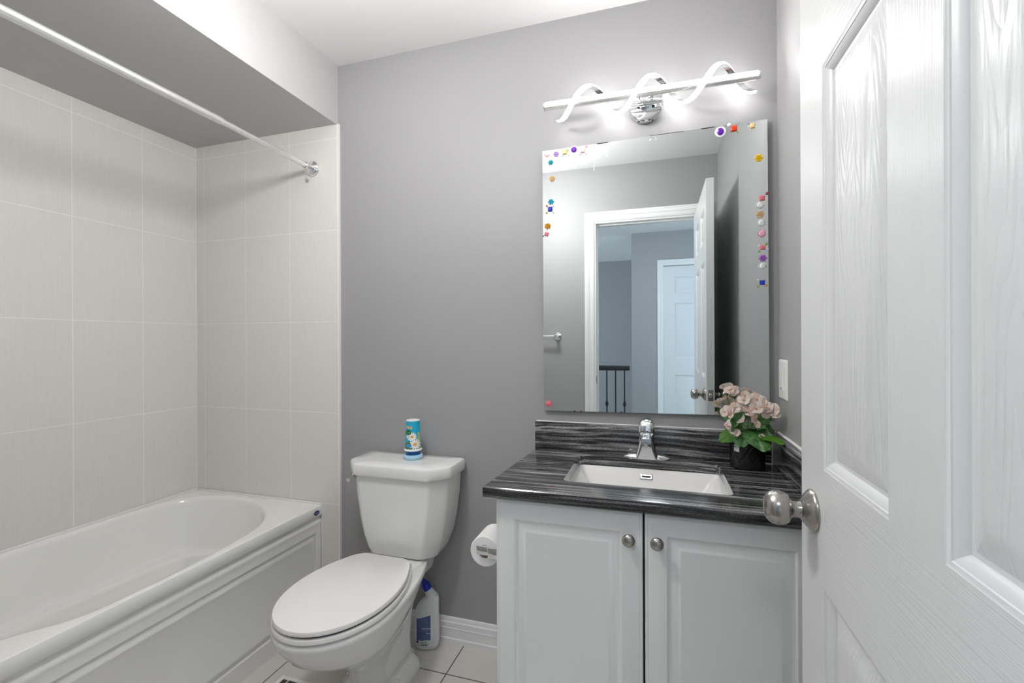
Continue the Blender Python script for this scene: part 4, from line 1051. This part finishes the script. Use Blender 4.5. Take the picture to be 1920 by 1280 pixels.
for (t0, t1) in ((VS[1], VS[2]), (VS[3], VS[4])):
    for z0, z1 in ((ZS[1], ZS[2]), (ZS[3], ZS[4]), (ZS[5], ZS[6])):
        b = BM(); raised(b, tv(t1), tv(t0), z0, z1, pprof[:9], lambda a, z, d: (DXF + d, a, z), cap=False); raised(b, tv(t1), tv(t0), z0, z1, pprof[:9], lambda a, z, d: (DXB - d, a, z), cap=False)
        nf_ = len(b.faces)
        raised(b, tv(t1), tv(t0), z0, z1, pprof[8:], lambda a, z, d: (DXF + d, a, z)); raised(b, tv(t1), tv(t0), z0, z1, pprof[8:], lambda a, z, d: (DXB - d, a, z))
        for k_, fc in enumerate(b.faces): fc.material_index = 0 if k_ < nf_ else 1
        obj('panel', b, [M['dtrim'], M['panel']], door, smooth=25)
KT, KZ = 0.0625, 0.945
for xf, d, lb_ in ((DXF, -1, 'brushed nickel door knob facing the vanity'), (DXB, 1, 'brushed nickel door knob facing the wall')):
    b = BM(); lathe(b, (xf, tv(KT), KZ), (d, 0, 0), [(0.0335, 0), (0.034, 0.002), (0.0325, 0.005), (0.030, 0.007), (0.021, 0.015), (0.0155, 0.018), (0.0135, 0.019), (0.0125, 0.024), (0.0125, 0.031), (0.016, 0.034), (0.0225, 0.037), (0.0255, 0.042), (0.0275, 0.050), (0.0270, 0.057), (0.0240, 0.064), (0.0185, 0.069), (0.0165, 0.070), (0.0150, 0.0685), (0.001, 0.0675)], 48)
    obj('knob', b, M['nickel'], door, smooth=50, label=lb_)
b = BM(); box(b, (DXF + DXB)/2 - 0.0125, (DXF + DXB)/2 + 0.0125, T0 - 0.001, T0 + 0.0015, KZ - 0.028, KZ + 0.028, 0.0008); lp_ = obj('latch_plate', b, M['nickel'], door)
b = BM(); box(b, (DXF + DXB)/2 - 0.008, (DXF + DXB)/2 + 0.006, T0, T0 + 0.010, KZ - 0.010, KZ + 0.010, 0.003); obj('latch', b, M['chrome'], lp_)

# ------------------------------------------------------------------ towel bar on the door wall (seen in the mirror)
tb = thing('towel_bar', 'chrome towel bar on the wall left of the doorway, seen in the mirror', 'towel bar', (-0.93, YF, 1.252))
for xx in (-0.672, -1.19):
    b = BM(); lathe(b, (xx, YF, 1.252), (0, 1, 0), [(0.027, 0), (0.027, 0.006), (0.018, 0.010), (0.011, 0.012), (0.011, 0.052), (0.014, 0.056), (0.014, 0.074), (0.010, 0.078)], 28); obj('post', b, M['chrome'], tb)
b = BM(); tube(b, [(-0.672, YF + 0.065, 1.252), (-1.19, YF + 0.065, 1.252)], 0.0085, 16); obj('bar', b, M['chrome'], tb)
b = BM(); box(b, OL - 0.001, OL + 0.0135, YF - 0.035, YF - 0.008, KZ - 0.028, KZ + 0.028); tag(obj('strike_plate', b, M['nickel']), 'nickel strike plate in the door jamb, seen in the mirror', 'strike plate')

# ------------------------------------------------------------------ added fill lights, unseen (bathroom globe above the frame, hall dome behind the camera)
gx, gy, gz = -0.74, -0.97, 2.118
t = thing('added_fill_globe', 'added white globe fill light, unseen above the frame, brightening the bathroom', 'added fill light', (gx, gy, ZC))
b = BM(); lathe(b, (gx, gy, ZC), (0, 0, -1), [(0.06, 0), (0.06, 0.012), (0.05, 0.022), (0.010, 0.024)], 32); obj('canopy', b, M['chrome'], t)
b = BM(); tube(b, [(gx, gy, ZC - 0.02), (gx, gy, gz + 0.085)], 0.006, 12); lathe(b, (gx, gy, gz + 0.108), (0, 0, -1), [(0.02, 0), (0.028, 0.006), (0.028, 0.022)], 24); obj('stem', b, M['chrome'], t)
b = BM(); lathe(b, (gx, gy, gz), (0, 0, 1), [(0.09*sin(pi*k/16), -0.09*cos(pi*k/16)) for k in range(17)], 32); obj('globe', b, M['fill_globe_glow'], t)
hx, hy = -0.10, -2.55
t = thing('added_hall_fill', 'added white dome fill light, unseen on the hall ceiling', 'added fill light', (hx, hy, ZC))
b = BM(); lathe(b, (hx, hy, ZC), (0, 0, -1), [(0.155, 0), (0.158, 0.02), (0.15, 0.03), (0.145, 0.03)], 40); obj('rim', b, M['chrome'], t)
b = BM(); lathe(b, (hx, hy, ZC), (0, 0, -1), [(0.146, 0.028), (0.14, 0.05), (0.11, 0.075), (0.06, 0.09), (0.001, 0.095)], 40); obj('fill_dome', b, M['hall_fill_glow'], t)

# ------------------------------------------------------------------ hall behind the doorway (seen in the mirror)
HY = -3.74
b = BM(); box(b, -3.6, 2.2, -5.62, YF - 0.12, -0.06, 0); struct('floor_hall', b, mat('hall_floor', (0.30, 0.24, 0.19), 0.35), 'brown hall floor beyond the doorway', 'floor')
b = BM(); box(b, -3.6, 2.2, -5.62, YF - 0.12, ZC, ZC + 0.08); struct('ceiling_hall', b, M['ceil'], 'white hall ceiling beyond the doorway', 'ceiling')
b = BM(); box(b, -0.262, 2.2, HY - 0.10, HY, 0, ZC); struct('wall_hall', b, M['wall'], 'grey hall wall with a closed door, seen in the mirror', 'wall')
b = BM(); box(b, -3.6, 2.2, -5.62, -5.52, 0, ZC); struct('wall_stair', b, M['wall'], 'far stairwell wall behind the railing, seen in the mirror', 'wall')
b = BM(); box(b, 2.1, 2.2, HY, YF - 0.12, 0, ZC); struct('wall_hall_end', b, M['wall'], 'end wall of the hall', 'wall')
h0, h1 = 0.083, 0.845
b = BM(); sweep_u(b, h0, h1, 2.052, 0, cprof, lambda a, z, t: (a, HY + t, z)); struct('trim_4', b, M['trim'], 'white casing of the closed hall door', 'door frame', smooth=25)
hd_ = struct('door_2', (lambda bb: (box(bb, h0, h1, HY + 0.0005, HY + 0.004, 0.01, 2.04), bb)[1])(BM()), M['hstile'], 'closed white six-panel hall door seen in the mirror', 'door')
hv = [h0, h0 + 0.115, h0 + 0.33, h0 + 0.432, h0 + 0.647, h1]
def hbox(nm, a0, a1, z0, z1):
    b = BM(); box(b, a0, a1, HY + 0.004, HY + 0.014, z0, z1); obj(nm, b, M['hstile'], hd_, smooth=0)
hbox('stile', hv[0], hv[1], .01, 2.04); hbox('stile', hv[4], hv[5], .01, 2.04)
HZ = [0.01, 0.235, 0.842, 1.023, 1.635, 1.735, 1.925, 2.04]
for z0, z1 in ((HZ[0], HZ[1]), (HZ[2], HZ[3]), (HZ[4], HZ[5]), (HZ[6], HZ[7])): hbox('rail', hv[1], hv[4], z0, z1)
for z0, z1 in ((HZ[1], HZ[2]), (HZ[3], HZ[4]), (HZ[5], HZ[6])):
    hbox('mullion', hv[2], hv[3], z0, z1)
    for a0, a1 in ((hv[1], hv[2]), (hv[3], hv[4])):
        b = BM(); raised(b, a0, a1, z0, z1, [(i, min(d, 0.0095)) for i, d in pprof], lambda a, z, d: (a, HY + 0.014 - d, z)); obj('panel', b, M['hstile'], hd_, smooth=25)
# stair railing
rl = thing('stair_railing', 'black iron stair railing at the end of the hall, seen in the mirror', 'railing', (-1.2, -3.32, 0))
ry = -3.33
b = BM(); box(b, -3.4, -0.264, ry - 0.03, ry + 0.03, 0.905, 0.955, 0.012, 3); obj('handrail', b, M['iron'], rl)
b = BM(); box(b, -3.4, -0.264, ry - 0.035, ry + 0.035, 0.0, 0.02, 0.004); obj('shoe_rail', b, M['iron'], rl)
for i in range(26):
    x_ = -0.318 - 0.092*i
    b = BM(); box(b, x_ - 0.0065, x_ + 0.0065, ry - 0.0065, ry + 0.0065, 0.02, 0.906)
    if i % 2 == 0:
        lathe(b, (x_, ry, 0.52), (0, 0, 1), [(0.008, 0), (0.016, 0.006), (0.010, 0.014), (0.022, 0.028), (0.010, 0.042), (0.016, 0.050), (0.008, 0.056)], 10)
    obj('baluster', b, M['iron'], rl)
